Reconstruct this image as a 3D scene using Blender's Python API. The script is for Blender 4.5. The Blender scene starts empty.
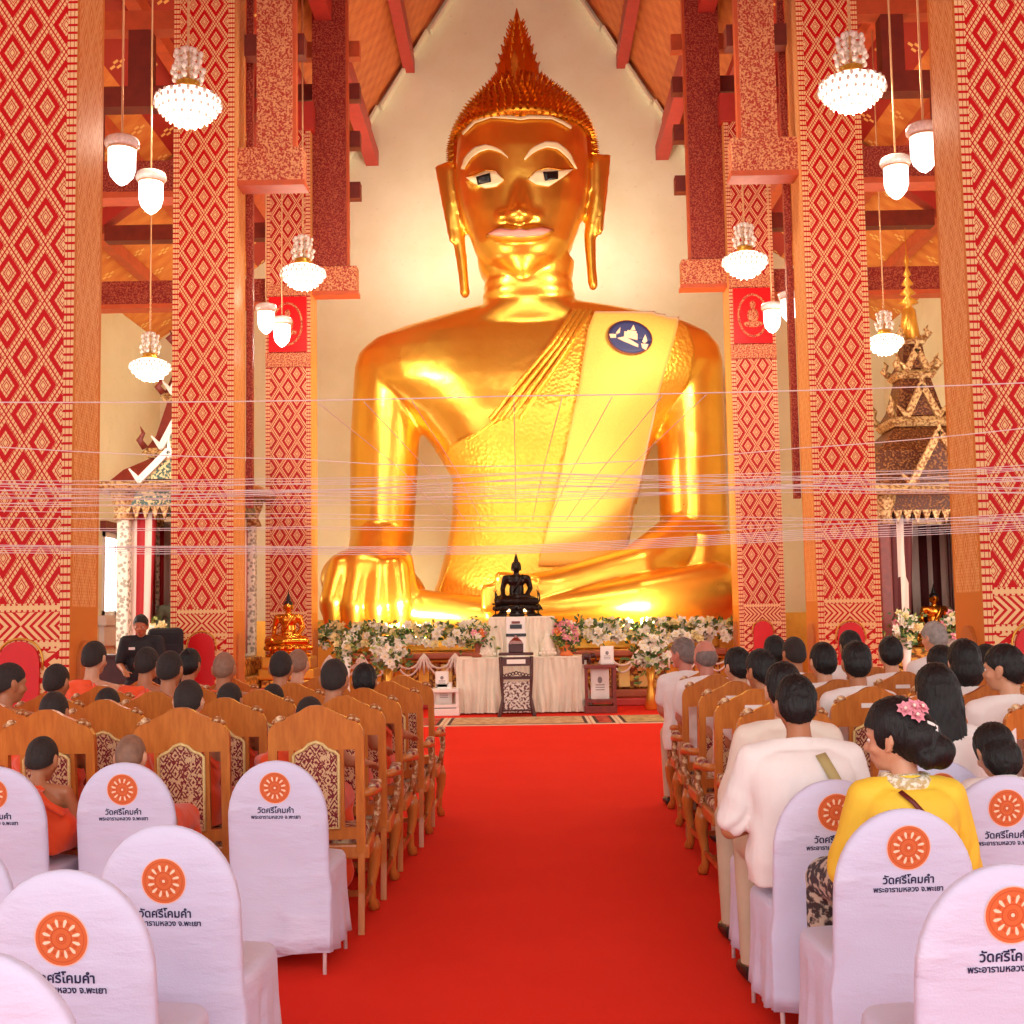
import bpy, bmesh, math, random
import numpy as np
from mathutils import Vector, Matrix, noise
from mathutils.bvhtree import BVHTree
random.seed(7)
SC = bpy.context.scene
COL = SC.collection
PI = math.pi
# ---------------------------------------------------------------- camera
F = 1250.0
CAM_H = 1.57
VPX, VPY, ROLL = 525.0, 618.0, math.radians(0.95)
_Y = Vector(((VPX - 512) / F, (512 - VPY) / F, -1)).normalized()
_sr, _cr = math.sin(ROLL), math.cos(ROLL)
_w = (-_sr * _Y.x + _cr * _Y.y) / (-_Y.z)
_Z = Vector((-_sr, _cr, _w)).normalized()
_X = _Y.cross(_Z)
RW = Matrix((_X, _Y, _Z))            # rows: camera -> world
CAMP = Vector((0, 0, CAM_H))
def ray(px, py):
    return RW @ Vector(((px - 512) / F, (512 - py) / F, -1))
def P(px, py, d):
    """point of the place at depth d (metres along the aisle) seen at px, py"""
    r = ray(px, py)
    return CAMP + r * (d / r.y)
def proj(p):
    c = RW.transposed() @ (Vector(p) - CAMP)
    return 512 + F * c.x / -c.z, 512 - F * c.y / -c.z
cam_d = bpy.data.cameras.new('camera')
cam = bpy.data.objects.new('camera', cam_d)
COL.objects.link(cam)
cam.matrix_world = Matrix.Translation(CAMP) @ RW.to_4x4()
cam_d.sensor_width = 36
cam_d.lens = 36 * F / 1024
cam_d.clip_end = 200
SC.camera = cam
# ---------------------------------------------------------------- tags
def tag(o, label=None, cat=None, group=None, kind=None):
    if label: o['label'] = label
    if cat: o['category'] = cat
    if group: o['group'] = group
    if kind: o['kind'] = kind
    return o
def empty(name, loc=(0, 0, 0), rz=0.0, label=None, cat=None, group=None):
    o = bpy.data.objects.new(name, None)
    COL.objects.link(o)
    o.empty_display_size = 0.1
    o.location = loc
    o.rotation_euler = (0, 0, rz)
    return tag(o, label, cat, group)
def kids(o):
    return list(o.children)
def dup(o, loc=None, rz=None, label=None, group=None, parent=None):
    c = o.copy()
    COL.objects.link(c)
    if parent is not None: c.parent = parent
    if loc is not None: c.location = loc
    if rz is not None: c.rotation_euler = (0, 0, rz)
    if label: c['label'] = label
    if group: c['group'] = group
    for ch in kids(o):
        dup(ch, parent=c)
    return c
# ---------------------------------------------------------------- mesh builder
class MB:
    def __init__(s):
        s.v = []; s.f = []; s.m = []; s.flat = []
    def add(s, vs, fs, mi=0, flat=False):
        b = len(s.v)
        s.v.extend([tuple(v) for v in vs])
        for f in fs:
            s.f.append(tuple(i + b for i in f)); s.m.append(mi); s.flat.append(flat)
    def box(s, c, size, rot=None, mi=0, bev=0.0):
        hx, hy, hz = size[0] / 2, size[1] / 2, size[2] / 2
        c = Vector(c)
        b = min(bev, hx * .9, hy * .9, hz * .9)
        if b <= 0:
            vs = [Vector((x, y, z)) for x in (-hx, hx) for y in (-hy, hy) for z in (-hz, hz)]
            fs = [(0, 1, 3, 2), (4, 6, 7, 5), (0, 4, 5, 1), (2, 3, 7, 6), (0, 2, 6, 4), (1, 5, 7, 3)]
        else:
            bm = bmesh.new()
            bmesh.ops.create_cube(bm, size=1)
            for v in bm.verts: v.co = Vector((v.co.x * 2 * hx, v.co.y * 2 * hy, v.co.z * 2 * hz))
            bmesh.ops.bevel(bm, geom=list(bm.edges), offset=b, segments=2, affect='EDGES', profile=.5)
            bm.verts.ensure_lookup_table()
            vs = [v.co.copy() for v in bm.verts]
            fs = [tuple(v.index for v in f.verts) for f in bm.faces]
            bm.free()
        if rot is not None:
            vs = [rot @ v for v in vs]
        s.add([v + c for v in vs], fs, mi, True)
        return s
    def bar(s, a, b, w, h, mi=0, up=(0, 0, 1)):
        a, b = Vector(a), Vector(b)
        d = (b - a)
        L = d.length
        d.normalize()
        x = d.cross(Vector(up))
        if x.length < 1e-4: x = Vector((1, 0, 0))
        x.normalize()
        u = x.cross(d)
        R = Matrix((x, d, u)).transposed()
        return s.box((a + b) / 2, (w, L, h), R, mi)
    def tube(s, pts, rad, n=10, mi=0, caps=True, closed=False):
        pts = [Vector(p) for p in pts]
        if not hasattr(rad, '__len__'): rad = [rad] * len(pts)
        vs, fs = [], []
        N = len(pts)
        nrm = None
        for i, p in enumerate(pts):
            if closed: t = pts[(i + 1) % N] - pts[i - 1]
            else: t = pts[min(i + 1, N - 1)] - pts[max(i - 1, 0)]
            t.normalize()
            if nrm is None:
                nrm = t.orthogonal().normalized()
            nrm = (nrm - t * nrm.dot(t))
            if nrm.length < 1e-6: nrm = t.orthogonal()
            nrm.normalize()
            b = t.cross(nrm)
            for k in range(n):
                a = 2 * PI * k / n
                vs.append(p + (nrm * math.cos(a) + b * math.sin(a)) * rad[i])
        for i in range(N if closed else N - 1):
            j = (i + 1) % N
            for k in range(n):
                k2 = (k + 1) % n
                fs.append((i * n + k, i * n + k2, j * n + k2, j * n + k))
        if caps and not closed:
            fs.append(tuple(range(n - 1, -1, -1)))
            fs.append(tuple((N - 1) * n + k for k in range(n)))
        s.add(vs, fs, mi)
        return s
    def cap(s, a, ra, b, rb, n=14, mi=0):
        """tapered capsule"""
        a, b = Vector(a), Vector(b)
        d = b - a
        L = d.length
        if L < 1e-6: return s.ell(a, (ra, ra, ra), mi=mi)
        d /= L
        pts, rad = [], []
        for t in (-90, -70, -45, -20):
            t = math.radians(t)
            pts.append(a + d * (ra * math.sin(t))); rad.append(max(ra * math.cos(t), ra * .04))
        for t in (0, .5, 1):
            pts.append(a + d * L * t); rad.append(ra + (rb - ra) * t)
        for t in (20, 45, 70, 90):
            t = math.radians(t)
            pts.append(b + d * (rb * math.sin(t))); rad.append(max(rb * math.cos(t), rb * .04))
        return s.tube(pts, rad, n, mi)
    def chain(s, pts, rads, n=14, mi=0):
        for i in range(len(pts) - 1):
            s.cap(pts[i], rads[i], pts[i + 1], rads[i + 1], n, mi)
        return s
    def ell(s, c, r, rot=None, n=16, m=10, mi=0):
        c = Vector(c)
        vs, fs = [], []
        for i in range(1, m):
            th = PI * i / m
            for k in range(n):
                a = 2 * PI * k / n
                v = Vector((r[0] * math.sin(th) * math.cos(a), r[1] * math.sin(th) * math.sin(a), r[2] * math.cos(th)))
                vs.append(v)
        vs += [Vector((0, 0, r[2])), Vector((0, 0, -r[2]))]
        t, b = len(vs) - 2, len(vs) - 1
        for i in range(m - 2):
            for k in range(n):
                k2 = (k + 1) % n
                fs.append((i * n + k, (i + 1) * n + k, (i + 1) * n + k2, i * n + k2))
        for k in range(n):
            k2 = (k + 1) % n
            fs.append((t, k, k2)); fs.append((b, (m - 2) * n + k2, (m - 2) * n + k))
        if rot is not None: vs = [rot @ v for v in vs]
        s.add([v + c for v in vs], fs, mi)
        return s
    def lathe(s, prof, n=24, c=(0, 0, 0), mi=0, a0=0.0, flat=False, sx=1.0, sy=1.0, caps=True):
        """prof: (radius, z) list, bottom to top"""
        c = Vector(c)
        vs, fs = [], []
        for r, z in prof:
            for k in range(n):
                a = a0 + 2 * PI * k / n
                vs.append(c + Vector((r * sx * math.cos(a), r * sy * math.sin(a), z)))
        for i in range(len(prof) - 1):
            for k in range(n):
                k2 = (k + 1) % n
                fs.append((i * n + k, i * n + k2, (i + 1) * n + k2, (i + 1) * n + k))
        if caps:
            fs.append(tuple(range(n - 1, -1, -1)))
            fs.append(tuple((len(prof) - 1) * n + k for k in range(n)))
        s.add(vs, fs, mi, flat)
        return s
    def loft(s, rings, mi=0, caps=True):
        n = len(rings[0])
        vs = [p for r in rings for p in r]
        fs = []
        for i in range(len(rings) - 1):
            for k in range(n):
                k2 = (k + 1) % n
                fs.append((i * n + k, i * n + k2, (i + 1) * n + k2, (i + 1) * n + k))
        if caps:
            fs.append(tuple(range(n - 1, -1, -1)))
            fs.append(tuple((len(rings) - 1) * n + k for k in range(n)))
        s.add(vs, fs, mi)
        return s
    def prism(s, poly, y0, y1, mi=0, tf=None, flat=True):
        """poly in (x, z), extruded along y; concave outlines are fine"""
        n = len(poly)
        vs = [Vector((x, y0, z)) for x, z in poly] + [Vector((x, y1, z)) for x, z in poly]
        fs = [tuple(range(n)), tuple(range(2 * n - 1, n - 1, -1))]
        for i in range(n):
            j = (i + 1) % n
            fs.append((i, i + n, j + n, j))
        if tf: vs = [tf(v) for v in vs]
        s.add(vs, fs, mi, flat)
        return s
    def grid(s, rows, mi=0):
        """rows of points (None = hole)"""
        idx = {}
        vs, fs = [], []
        for i, r in enumerate(rows):
            for j, p in enumerate(r):
                if p is not None:
                    idx[i, j] = len(vs); vs.append(p)
        for i in range(len(rows) - 1):
            for j in range(len(rows[0]) - 1):
                q = [(i, j), (i, j + 1), (i + 1, j + 1), (i + 1, j)]
                if all(k in idx for k in q): fs.append(tuple(idx[k] for k in q))
        s.add(vs, fs, mi)
        return s
    def mesh(s, name, smooth=True):
        me = bpy.data.meshes.new(name)
        me.from_pydata(s.v, [], s.f)
        me.polygons.foreach_set('material_index', s.m)
        me.polygons.foreach_set('use_smooth', [smooth and not f for f in s.flat])
        me.update()
        return me
    def build(s, name, mats, parent=None, smooth=True, loc=None, solid=0.0):
        me = s.mesh(name, smooth)
        for m in (mats if isinstance(mats, (list, tuple)) else [mats]): me.materials.append(m)
        bm = bmesh.new(); bm.from_mesh(me)
        bmesh.ops.recalc_face_normals(bm, faces=bm.faces)
        bm.to_mesh(me); bm.free()
        o = bpy.data.objects.new(name, me)
        COL.objects.link(o)
        if parent is not None: o.parent = parent
        if loc is not None: o.location = loc
        if solid:
            md = o.modifiers.new('thick', 'SOLIDIFY'); md.thickness = solid; md.offset = 0
        return o
def place(name, me, mats, parent=None, loc=None):
    for m in (mats if isinstance(mats, (list, tuple)) else [mats]): me.materials.append(m)
    o = bpy.data.objects.new(name, me)
    COL.objects.link(o)
    if parent is not None: o.parent = parent
    if loc is not None: o.location = loc
    return o
def fuse(mb, voxel, smooth=4, cut=(), fac=.5, disp=None):
    """one continuous skin over every piece of mb; cut = planes (point, normal) whose far side is removed"""
    me = mb.mesh('tmp')
    o = bpy.data.objects.new('tmp', me)
    COL.objects.link(o)
    r = o.modifiers.new('r', 'REMESH'); r.mode = 'VOXEL'; r.voxel_size = voxel; r.use_smooth_shade = True
    if smooth:
        m = o.modifiers.new('s', 'SMOOTH'); m.factor = fac; m.iterations = smooth
    dg = bpy.context.evaluated_depsgraph_get()
    out = bpy.data.meshes.new_from_object(o.evaluated_get(dg))
    bpy.data.objects.remove(o)
    bpy.data.meshes.remove(me)
    if cut or disp:
        bm = bmesh.new(); bm.from_mesh(out)
        for co, no in cut:
            bmesh.ops.bisect_plane(bm, geom=list(bm.verts) + list(bm.edges) + list(bm.faces), plane_co=Vector(co), plane_no=Vector(no), clear_outer=True)
        if disp:
            bm.normal_update()
            for v in bm.verts: v.co += v.normal * disp(v.co)
        bm.to_mesh(out); bm.free()
    out.polygons.foreach_set('use_smooth', [True] * len(out.polygons))
    out.materials.clear()
    return out
def bvh_of(me):
    return BVHTree.FromPolygons([v.co.copy() for v in me.vertices], [tuple(p.vertices) for p in me.polygons])
# ---------------------------------------------------------------- node helpers
class X:
    """a number flowing through math nodes"""
    nt = None
    def __init__(s, v): s.v = v
    @staticmethod
    def op(o, *a):
        n = X.nt.nodes.new('ShaderNodeMath'); n.operation = o
        for i, q in enumerate(a):
            q = q.v if isinstance(q, X) else q
            if isinstance(q, (int, float)): n.inputs[i].default_value = q
            else: X.nt.links.new(q, n.inputs[i])
        return X(n.outputs[0])
    def __add__(s, o): return X.op('ADD', s, o)
    def __radd__(s, o): return X.op('ADD', o, s)
    def __sub__(s, o): return X.op('SUBTRACT', s, o)
    def __rsub__(s, o): return X.op('SUBTRACT', o, s)
    def __mul__(s, o): return X.op('MULTIPLY', s, o)
    def __rmul__(s, o): return X.op('MULTIPLY', o, s)
    def __truediv__(s, o): return X.op('DIVIDE', s, o)
    def __gt__(s, o): return X.op('GREATER_THAN', s, o)
    def __lt__(s, o): return X.op('LESS_THAN', s, o)
    def abs(s): return X.op('ABSOLUTE', s)
    def frac(s): return X.op('FRACT', s)
    def max(s, o): return X.op('MAXIMUM', s, o)
    def min(s, o): return X.op('MINIMUM', s, o)
    def sin(s): return X.op('SINE', s)
    def within(s, a, b): return (s > a) * (s < b)
def lin(c):
    if isinstance(c, str):
        c = c.lstrip('#')
        c = [int(c[i:i + 2], 16) / 255 for i in (0, 2, 4)]
        c = [x / 12.92 if x <= .04045 else ((x + .055) / 1.055) ** 2.4 for x in c]
    return (c[0], c[1], c[2], 1)
def new_mat(name):
    m = bpy.data.materials.new(name); m.use_nodes = True
    nt = m.node_tree
    b = nt.nodes['Principled BSDF']
    return m, nt, b
def mixc(nt, fac, a, b):
    n = nt.nodes.new('ShaderNodeMix'); n.data_type = 'RGBA'
    def put(sock, v):
        if isinstance(v, X): v = v.v
        if isinstance(v, (int, float)): sock.default_value = v
        elif isinstance(v, (tuple, list)): sock.default_value = v
        else: nt.links.new(v, sock)
    put(n.inputs['Factor'], fac); put(n.inputs['A'], a); put(n.inputs['B'], b)
    return n.outputs['Result']
def coords(nt, kind='Object'):
    t = nt.nodes.new('ShaderNodeTexCoord')
    s = nt.nodes.new('ShaderNodeSeparateXYZ')
    nt.links.new(t.outputs[kind], s.inputs[0])
    X.nt = nt
    return X(s.outputs[0]), X(s.outputs[1]), X(s.outputs[2]), t.outputs[kind]
def tex_noise(nt, vec, scale, detail=3, rough=.55, stretch=None):
    if stretch:
        mp = nt.nodes.new('ShaderNodeMapping'); mp.inputs['Scale'].default_value = stretch
        nt.links.new(vec, mp.inputs[0]); vec = mp.outputs[0]
    n = nt.nodes.new('ShaderNodeTexNoise')
    n.inputs['Scale'].default_value = scale; n.inputs['Detail'].default_value = detail; n.inputs['Roughness'].default_value = rough
    nt.links.new(vec, n.inputs['Vector'])
    X.nt = nt
    return X(n.outputs['Fac'])
def tex_voro(nt, vec, scale, feature='F1', stretch=None):
    if stretch:
        mp = nt.nodes.new('ShaderNodeMapping'); mp.inputs['Scale'].default_value = stretch
        nt.links.new(vec, mp.inputs[0]); vec = mp.outputs[0]
    n = nt.nodes.new('ShaderNodeTexVoronoi'); n.feature = feature
    n.inputs['Scale'].default_value = scale
    nt.links.new(vec, n.inputs['Vector'])
    X.nt = nt
    return X(n.outputs['Distance'])
def bump(nt, b, h, strength=.3, dist=.01):
    n = nt.nodes.new('ShaderNodeBump')
    n.inputs['Strength'].default_value = strength; n.inputs['Distance'].default_value = dist
    nt.links.new(h.v if isinstance(h, X) else h, n.inputs['Height'])
    nt.links.new(n.outputs[0], b.inputs['Normal'])
def ramp(nt, fac, a, b):
    n = nt.nodes.new('ShaderNodeMapRange')
    n.inputs['From Min'].default_value = a; n.inputs['From Max'].default_value = b
    nt.links.new(fac.v if isinstance(fac, X) else fac, n.inputs['Value'])
    X.nt = nt
    return X(n.outputs[0])
def plain(name, c, rough=.6, metal=0.0, var=0.12, vscale=6, bmp=0.0, bscale=60, spec=.5, sheen=0.0, stretch=None, trans=0.0, sss=0.0, kind='Object', bdist=.01):
    """colour with a soft mottling of its own and a fine relief"""
    m, nt, b = new_mat(name)
    x, y, z, vec = coords(nt, kind)
    c = lin(c)
    n = tex_noise(nt, vec, vscale, 4)
    dk = tuple(q * (1 - var) for q in c[:3]) + (1,)
    lt = tuple(min(1, q * (1 + var * .6)) for q in c[:3]) + (1,)
    nt.links.new(mixc(nt, ramp(nt, n, .3, .7), dk, lt), b.inputs['Base Color'])
    b.inputs['Roughness'].default_value = rough
    b.inputs['Metallic'].default_value = metal
    b.inputs['Specular IOR Level'].default_value = spec
    if sheen: b.inputs['Sheen Weight'].default_value = sheen
    if trans: b.inputs['Transmission Weight'].default_value = trans
    if sss:
        b.inputs['Subsurface Weight'].default_value = sss
        b.inputs['Subsurface Radius'].default_value = (.02, .008, .004)
    if bmp: bump(nt, b, tex_noise(nt, vec, bscale, 3, .5, stretch), bmp, bdist)
    return m
def two_tone(name, a, bcol, scale, thr=.5, soft=.06, rough=.5, metal=0.0, stretch=None, bmp=.3, voro=False, bdist=.01):
    """carved / woven ornament in two colours"""
    m, nt, b = new_mat(name)
    x, y, z, vec = coords(nt)
    n = tex_voro(nt, vec, scale, 'F1', stretch) if voro else tex_noise(nt, vec, scale, 2, .5, stretch)
    f = ramp(nt, n, thr - soft, thr + soft)
    nt.links.new(mixc(nt, f, lin(a), lin(bcol)), b.inputs['Base Color'])
    b.inputs['Roughness'].default_value = rough; b.inputs['Metallic'].default_value = metal
    if bmp: bump(nt, b, f, bmp, bdist)
    return m
def emit(name, c, s, base=(.9, .9, .9)):
    m, nt, b = new_mat(name)
    b.inputs['Base Color'].default_value = lin(base)
    b.inputs['Emission Color'].default_value = lin(c)
    b.inputs['Emission Strength'].default_value = s
    b.inputs['Roughness'].default_value = .3
    return m
# ---------------------------------------------------------------- materials
RED = '#d8121c'; GOLDP = '#e9bd84'
def column_mat(name, red, gold, side, side_l, zoff=0.0):
    m, nt, b = new_mat(name)
    x, y, z, vec = coords(nt)
    g = nt.nodes.new('ShaderNodeNewGeometry')
    s = nt.nodes.new('ShaderNodeSeparateXYZ'); nt.links.new(g.outputs['Normal'], s.inputs[0])
    isside = X(s.outputs[0]).abs() > .5
    zz = z + .23
    # front: double lattice of beaded lines with a small stepped diamond in every cell
    u, v = x / .30, zz / .47
    p, q = u + v, u - v
    fp, fq = (p.frac() - .5).abs(), (q.frac() - .5).abs()
    e = fp.max(fq)
    bead = ((p * 8).frac() > .22) * ((q * 8).frac() > .22)
    band = e.within(.365, .482) * bead
    small = (e.within(.145, .215) * bead.max(.35) + (e < .06) + e.within(.085, .115)).min(1)
    lat = band.max(small)
    edge = x.abs() > .315
    tick = ((zz * 15).frac() > .32) * (((x * 30).frac()) > .16)
    lat = edge * tick + (1 - edge) * lat
    # the chevron band and the criss-cross skirt at the foot
    bandz = zz.within(1.62, 1.98)
    ch = (((x.abs() * 15 - (zz - 1.8).abs() * 15).frac() > .45) * ((zz - 1.8).abs() < .11)).max((zz - 1.8).abs().within(.13, .165))
    ch = ch.max(((x * 22).frac() > .4) * (zz - 1.8).abs().within(.115, .18))
    kz = zz < 1.62
    k2 = (((x * 6 + zz * 8).frac() > .42) * ((x * 6 - zz * 8).frac() > .3)).max(((x * 6 - zz * 8).frac() > .55) * ((zz * 24).frac() > .3))
    core = x.abs() < .315
    lat = (1 - bandz * core) * lat + bandz * core * ch
    lat = (1 - kz * core) * lat + kz * core * k2
    front = mixc(nt, lat, lin(red), lin(gold))
    # flanks: pale woven diamonds on gold wood
    u2, v2 = y / .24, zz / .52
    p2, q2 = u2 + v2, u2 - v2
    e2 = (p2.frac() - .5).abs().max((q2.frac() - .5).abs())
    f2 = (e2.within(.27, .34) + e2.within(.40, .49) + e2.within(.08, .18)).min(1) * (((zz * 40).frac() > .3) * .5 + .5)
    f2 = f2 * (zz > 1.95) * (y.abs() < .28)
    sd = mixc(nt, f2 * .9, lin(side), lin(side_l))
    nt.links.new(mixc(nt, isside, front, sd), b.inputs['Base Color'])
    b.inputs['Roughness'].default_value = .45; b.inputs['Specular IOR Level'].default_value = .2
    bump(nt, b, lat, .25, .006)
    return m
M = {}
M['column'] = column_mat('column gilt', '#c90810', '#efc98d', '#d67f34', '#f2bd84')
M['column_far'] = column_mat('column gilt deep', '#b0141a', '#eab887', '#e08b35', '#f3b877')
M['flank_arch'] = plain('ochre lacquer', '#bd6a2a', .4, var=.1)
M['arch_red'] = plain('red lacquer', '#d90d14', .35, var=.06)
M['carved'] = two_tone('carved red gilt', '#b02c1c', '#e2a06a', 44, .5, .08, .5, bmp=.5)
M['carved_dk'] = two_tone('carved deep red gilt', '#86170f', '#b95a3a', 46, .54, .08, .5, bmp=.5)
M['beam'] = plain('beam red paint', '#b8362a', .5, var=.1)
M['beam_org'] = plain('beam orange wood', '#c9592d', .5, var=.15, stretch=(1, 1, 8))
M['beam_dk'] = plain('beam dark wood', '#7c2b1a', .5, var=.2)
M['gold_trim'] = plain('gold paint', '#e5a83f', .3, .6, var=.1)
def roof_mat(name, base, base2, flower, fs=1.1, amount=1.0, upper=None):
    m, nt, b = new_mat(name)
    x, y, z, vec = coords(nt)
    # woven boards plus stencilled four-petal flowers
    w = ((y * 2.2 + z * 2.2).frac() > .5) * .5 + ((y * 2.2 - z * 2.2).frac() > .5) * .5
    n = tex_noise(nt, vec, 3, 3)
    c = mixc(nt, w * .5 + ramp(nt, n, .3, .7) * .5, lin(base), lin(base2))
    if upper: c = mixc(nt, x.abs() < 6.2, c, lin(upper))
    a, t = (y * fs).frac() - .5, (x * fs * 1.1 + (y * fs).op('FLOOR', y * fs) * .5).frac() - .5
    d1 = (a - .12).abs().max(t.abs()); d2 = (a + .12).abs().max(t.abs())
    d3 = a.abs().max((t - .12).abs()); d4 = a.abs().max((t + .12).abs())
    fl = (d1.min(d2).min(d3).min(d4) < .055) * amount
    nt.links.new(mixc(nt, fl, c, lin(flower)), b.inputs['Base Color'])
    b.inputs['Roughness'].default_value = .55
    bump(nt, b, w, .2, .01)
    return m
M['roof'] = roof_mat('roof boards', '#c4602e', '#dd8140', '#e0924c', 1.0, .25)
M['roof_low'] = roof_mat('stencilled roof boards', '#d5702c', '#e89a45', '#f3c86e', 1.5, 1.0, '#a82418')
def wall_mat():
    m, nt, b = new_mat('cream plaster')
    x, y, z, vec = coords(nt)
    n = tex_noise(nt, vec, .55, 6, .62)
    n2 = tex_noise(nt, vec, 7, 4, .6)
    c = mixc(nt, ramp(nt, n, .35, .7), lin('#f1eccb'), lin('#e6dcb4'))
    c = mixc(nt, ramp(nt, n2, .62, .78) * .5, c, lin('#cdb497'))
    nt.links.new(c, b.inputs['Base Color'])
    b.inputs['Roughness'].default_value = .8
    bump(nt, b, n2, .15, .02)
    return m
M['wall'] = wall_mat()
def carpet_mat():
    m, nt, b = new_mat('red carpet')
    x, y, z, vec = coords(nt)
    n = tex_noise(nt, vec, 260, 2, .6)
    n2 = tex_noise(nt, vec, 1.3, 4, .6)
    c = mixc(nt, ramp(nt, n, .25, .75), lin('#cf0f0a'), lin('#f22a18'))
    c = mixc(nt, ramp(nt, n2, .35, .7) * .35, c, lin('#f0301c'))
    nt.links.new(c, b.inputs['Base Color'])
    b.inputs['Roughness'].default_value = .95
    b.inputs['Specular IOR Level'].default_value = .15
    b.inputs['Sheen Weight'].default_value = .25
    b.inputs['Sheen Tint'].default_value = lin('#ff5a3c')
    bump(nt, b, n, .6, .004)
    return m
M['carpet'] = carpet_mat()
# ---------------------------------------------------------------- room
BACK = 29.0
def struct(o): return tag(o, kind='structure')
b = MB().box((0, 11, -.05), (17.6, 38, .1)); struct(b.build('floor', M['carpet'], smooth=False))
poly = [(-8.7, 0), (8.7, 0), (8.7, 8.2), (4.25, 11.35), (4.25, 12.4), (0, 19.1), (-4.25, 12.4), (-4.25, 11.35), (-8.7, 8.2)]
b = MB().prism(poly, BACK, BACK + .3); struct(b.build('wall_back', M['wall'], smooth=False))
# plastered step along the gable's raking edge
for s, nm in ((-1, 'trim_1'), (1, 'trim_2')):
    b = MB()
    for (xa, za, xb, zb) in ((4.25, 12.1, 3.3, 13.75), (3.2, 13.75, 2.1, 15.6), (2.0, 15.6, .5, 18.0)):
        b.bar((s * xa, BACK - .03, za), (s * xb, BACK - .03, zb), .06, .5, up=(0, 1, 0))
    struct(b.build(nm, M['wall'], smooth=False))
for s, nm in ((-1, 'wall_left'), (1, 'wall_right')):
    b = MB()
    if s < 0:  # a window opening in the left wall
        y0, y1, z0, z1 = 25.1, 26.6, 1.75, 3.45
        for (ya, yb, za, zb) in ((12, y0, 0, 8.2), (y1, BACK, 0, 8.2), (y0, y1, 0, z0), (y0, y1, z1, 8.2)):
            b.box((s * 8.6, (ya + yb) / 2, (za + zb) / 2), (.2, yb - ya, zb - za))
    else:
        b.box((s * 8.6, (12 + BACK) / 2, 4.1), (.2, BACK - 12, 8.2))
    for ya in (-5, -1, 3, 7):      # piers between the tall open side doors of the front half
        b.box((s * 8.6, ya + .6, 4.1), (.2, 1.2, 8.2))
    b.box((s * 8.6, 3.6, 6.4), (.2, 17.2, 3.6))
    struct(b.build(nm, M['wall'], smooth=False))
# window in the left wall
M['white_paint'] = plain('white paint', '#e9e2d8', .4, var=.04)
M['glass'] = emit('daylit pane', '#eef4ff', 6.0)
w = MB()
for (yy, zz, sy, sz) in ((25.15, 2.6, .1, 1.7), (26.55, 2.6, .1, 1.7), (25.85, 1.8, 1.5, .1), (25.85, 3.4, 1.5, .1), (25.85, 2.6, .06, 1.7)):
    w.box((-8.6, yy, zz), (.26, sy, sz))
wo = struct(w.build('window_1', M['white_paint'], smooth=False))
MB().box((-8.62, 25.85, 2.6), (.02, 1.4, 1.6)).build('pane', M['glass'], wo, smooth=False)
MB().box((-8.44, 25.85, 1.66), (.2, 1.9, .2)).box((-8.46, 25.85, 1.35), (.12, 1.75, .4)).build('sill', M['white_paint'], wo, smooth=False)
MB().box((-8.46, 25.85, 3.56), (.16, 1.8, .2)).build('lintel', M['beam_dk'], wo, smooth=False)
# roof
def slab(name, pts, th, mat):
    """four corners, thickened upwards"""
    a = [Vector(p) for p in pts]
    n = (a[1] - a[0]).cross(a[3] - a[0]).normalized()
    if n.z < 0: n = -n
    vs = a + [p + n * th for p in a]
    b = MB(); b.add(vs, [(0, 1, 2, 3), (7, 6, 5, 4), (0, 4, 5, 1), (1, 5, 6, 2), (2, 6, 7, 3), (3, 7, 4, 0)], 0, True)
    return struct(b.build(name, mat, smooth=False))
Y0 = -5.0
SL = 1.58
RZ = 19.12                                   # ridge height
def roofz(x): return RZ - SL * abs(x)
def lowz(x): return 8.2 + (8.6 - abs(x)) * .74
for s in (-1, 1):
    slab('ceiling', [(s * 4.35, Y0, roofz(4.35)), (s * 4.35, BACK + .3, roofz(4.35)), (0, BACK + .3, RZ), (0, Y0, RZ)], .12, M['roof'])
    slab('ceiling', [(s * 8.75, Y0, lowz(8.75)), (s * 8.75, BACK + .3, lowz(8.75)), (s * 4.0, BACK + .3, lowz(4.0)), (s * 4.0, Y0, lowz(4.0))], .12, M['roof_low'])
    b = MB().box((s * 4.3, (Y0 + BACK) / 2, (lowz(4.3) + roofz(4.3)) / 2 + .05), (.12, BACK - Y0, roofz(4.3) - lowz(4.3) + .35))
    struct(b.build('trim_3' if s < 0 else 'trim_4', M['beam'], smooth=False))
# purlins that run the length of the nave under the steep roof
k = 5
for s in (-1, 1):
    for xx, hh in ((3.6, .55), (2.55, .42), (1.3, .42)):
        b = MB().bar((s * xx, Y0, roofz(xx) - hh * .55), (s * xx, BACK - .02, roofz(xx) - hh * .55), .26, hh)
        struct(b.build(f'trim_{k}', M['beam'], smooth=False)); k += 1
    b = MB().bar((s * 3.45, Y0, 12.55), (s * 3.45, BACK - .02, 12.55), .3, .35)
    struct(b.build(f'trim_{k}', M['beam'], smooth=False)); k += 1
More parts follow.
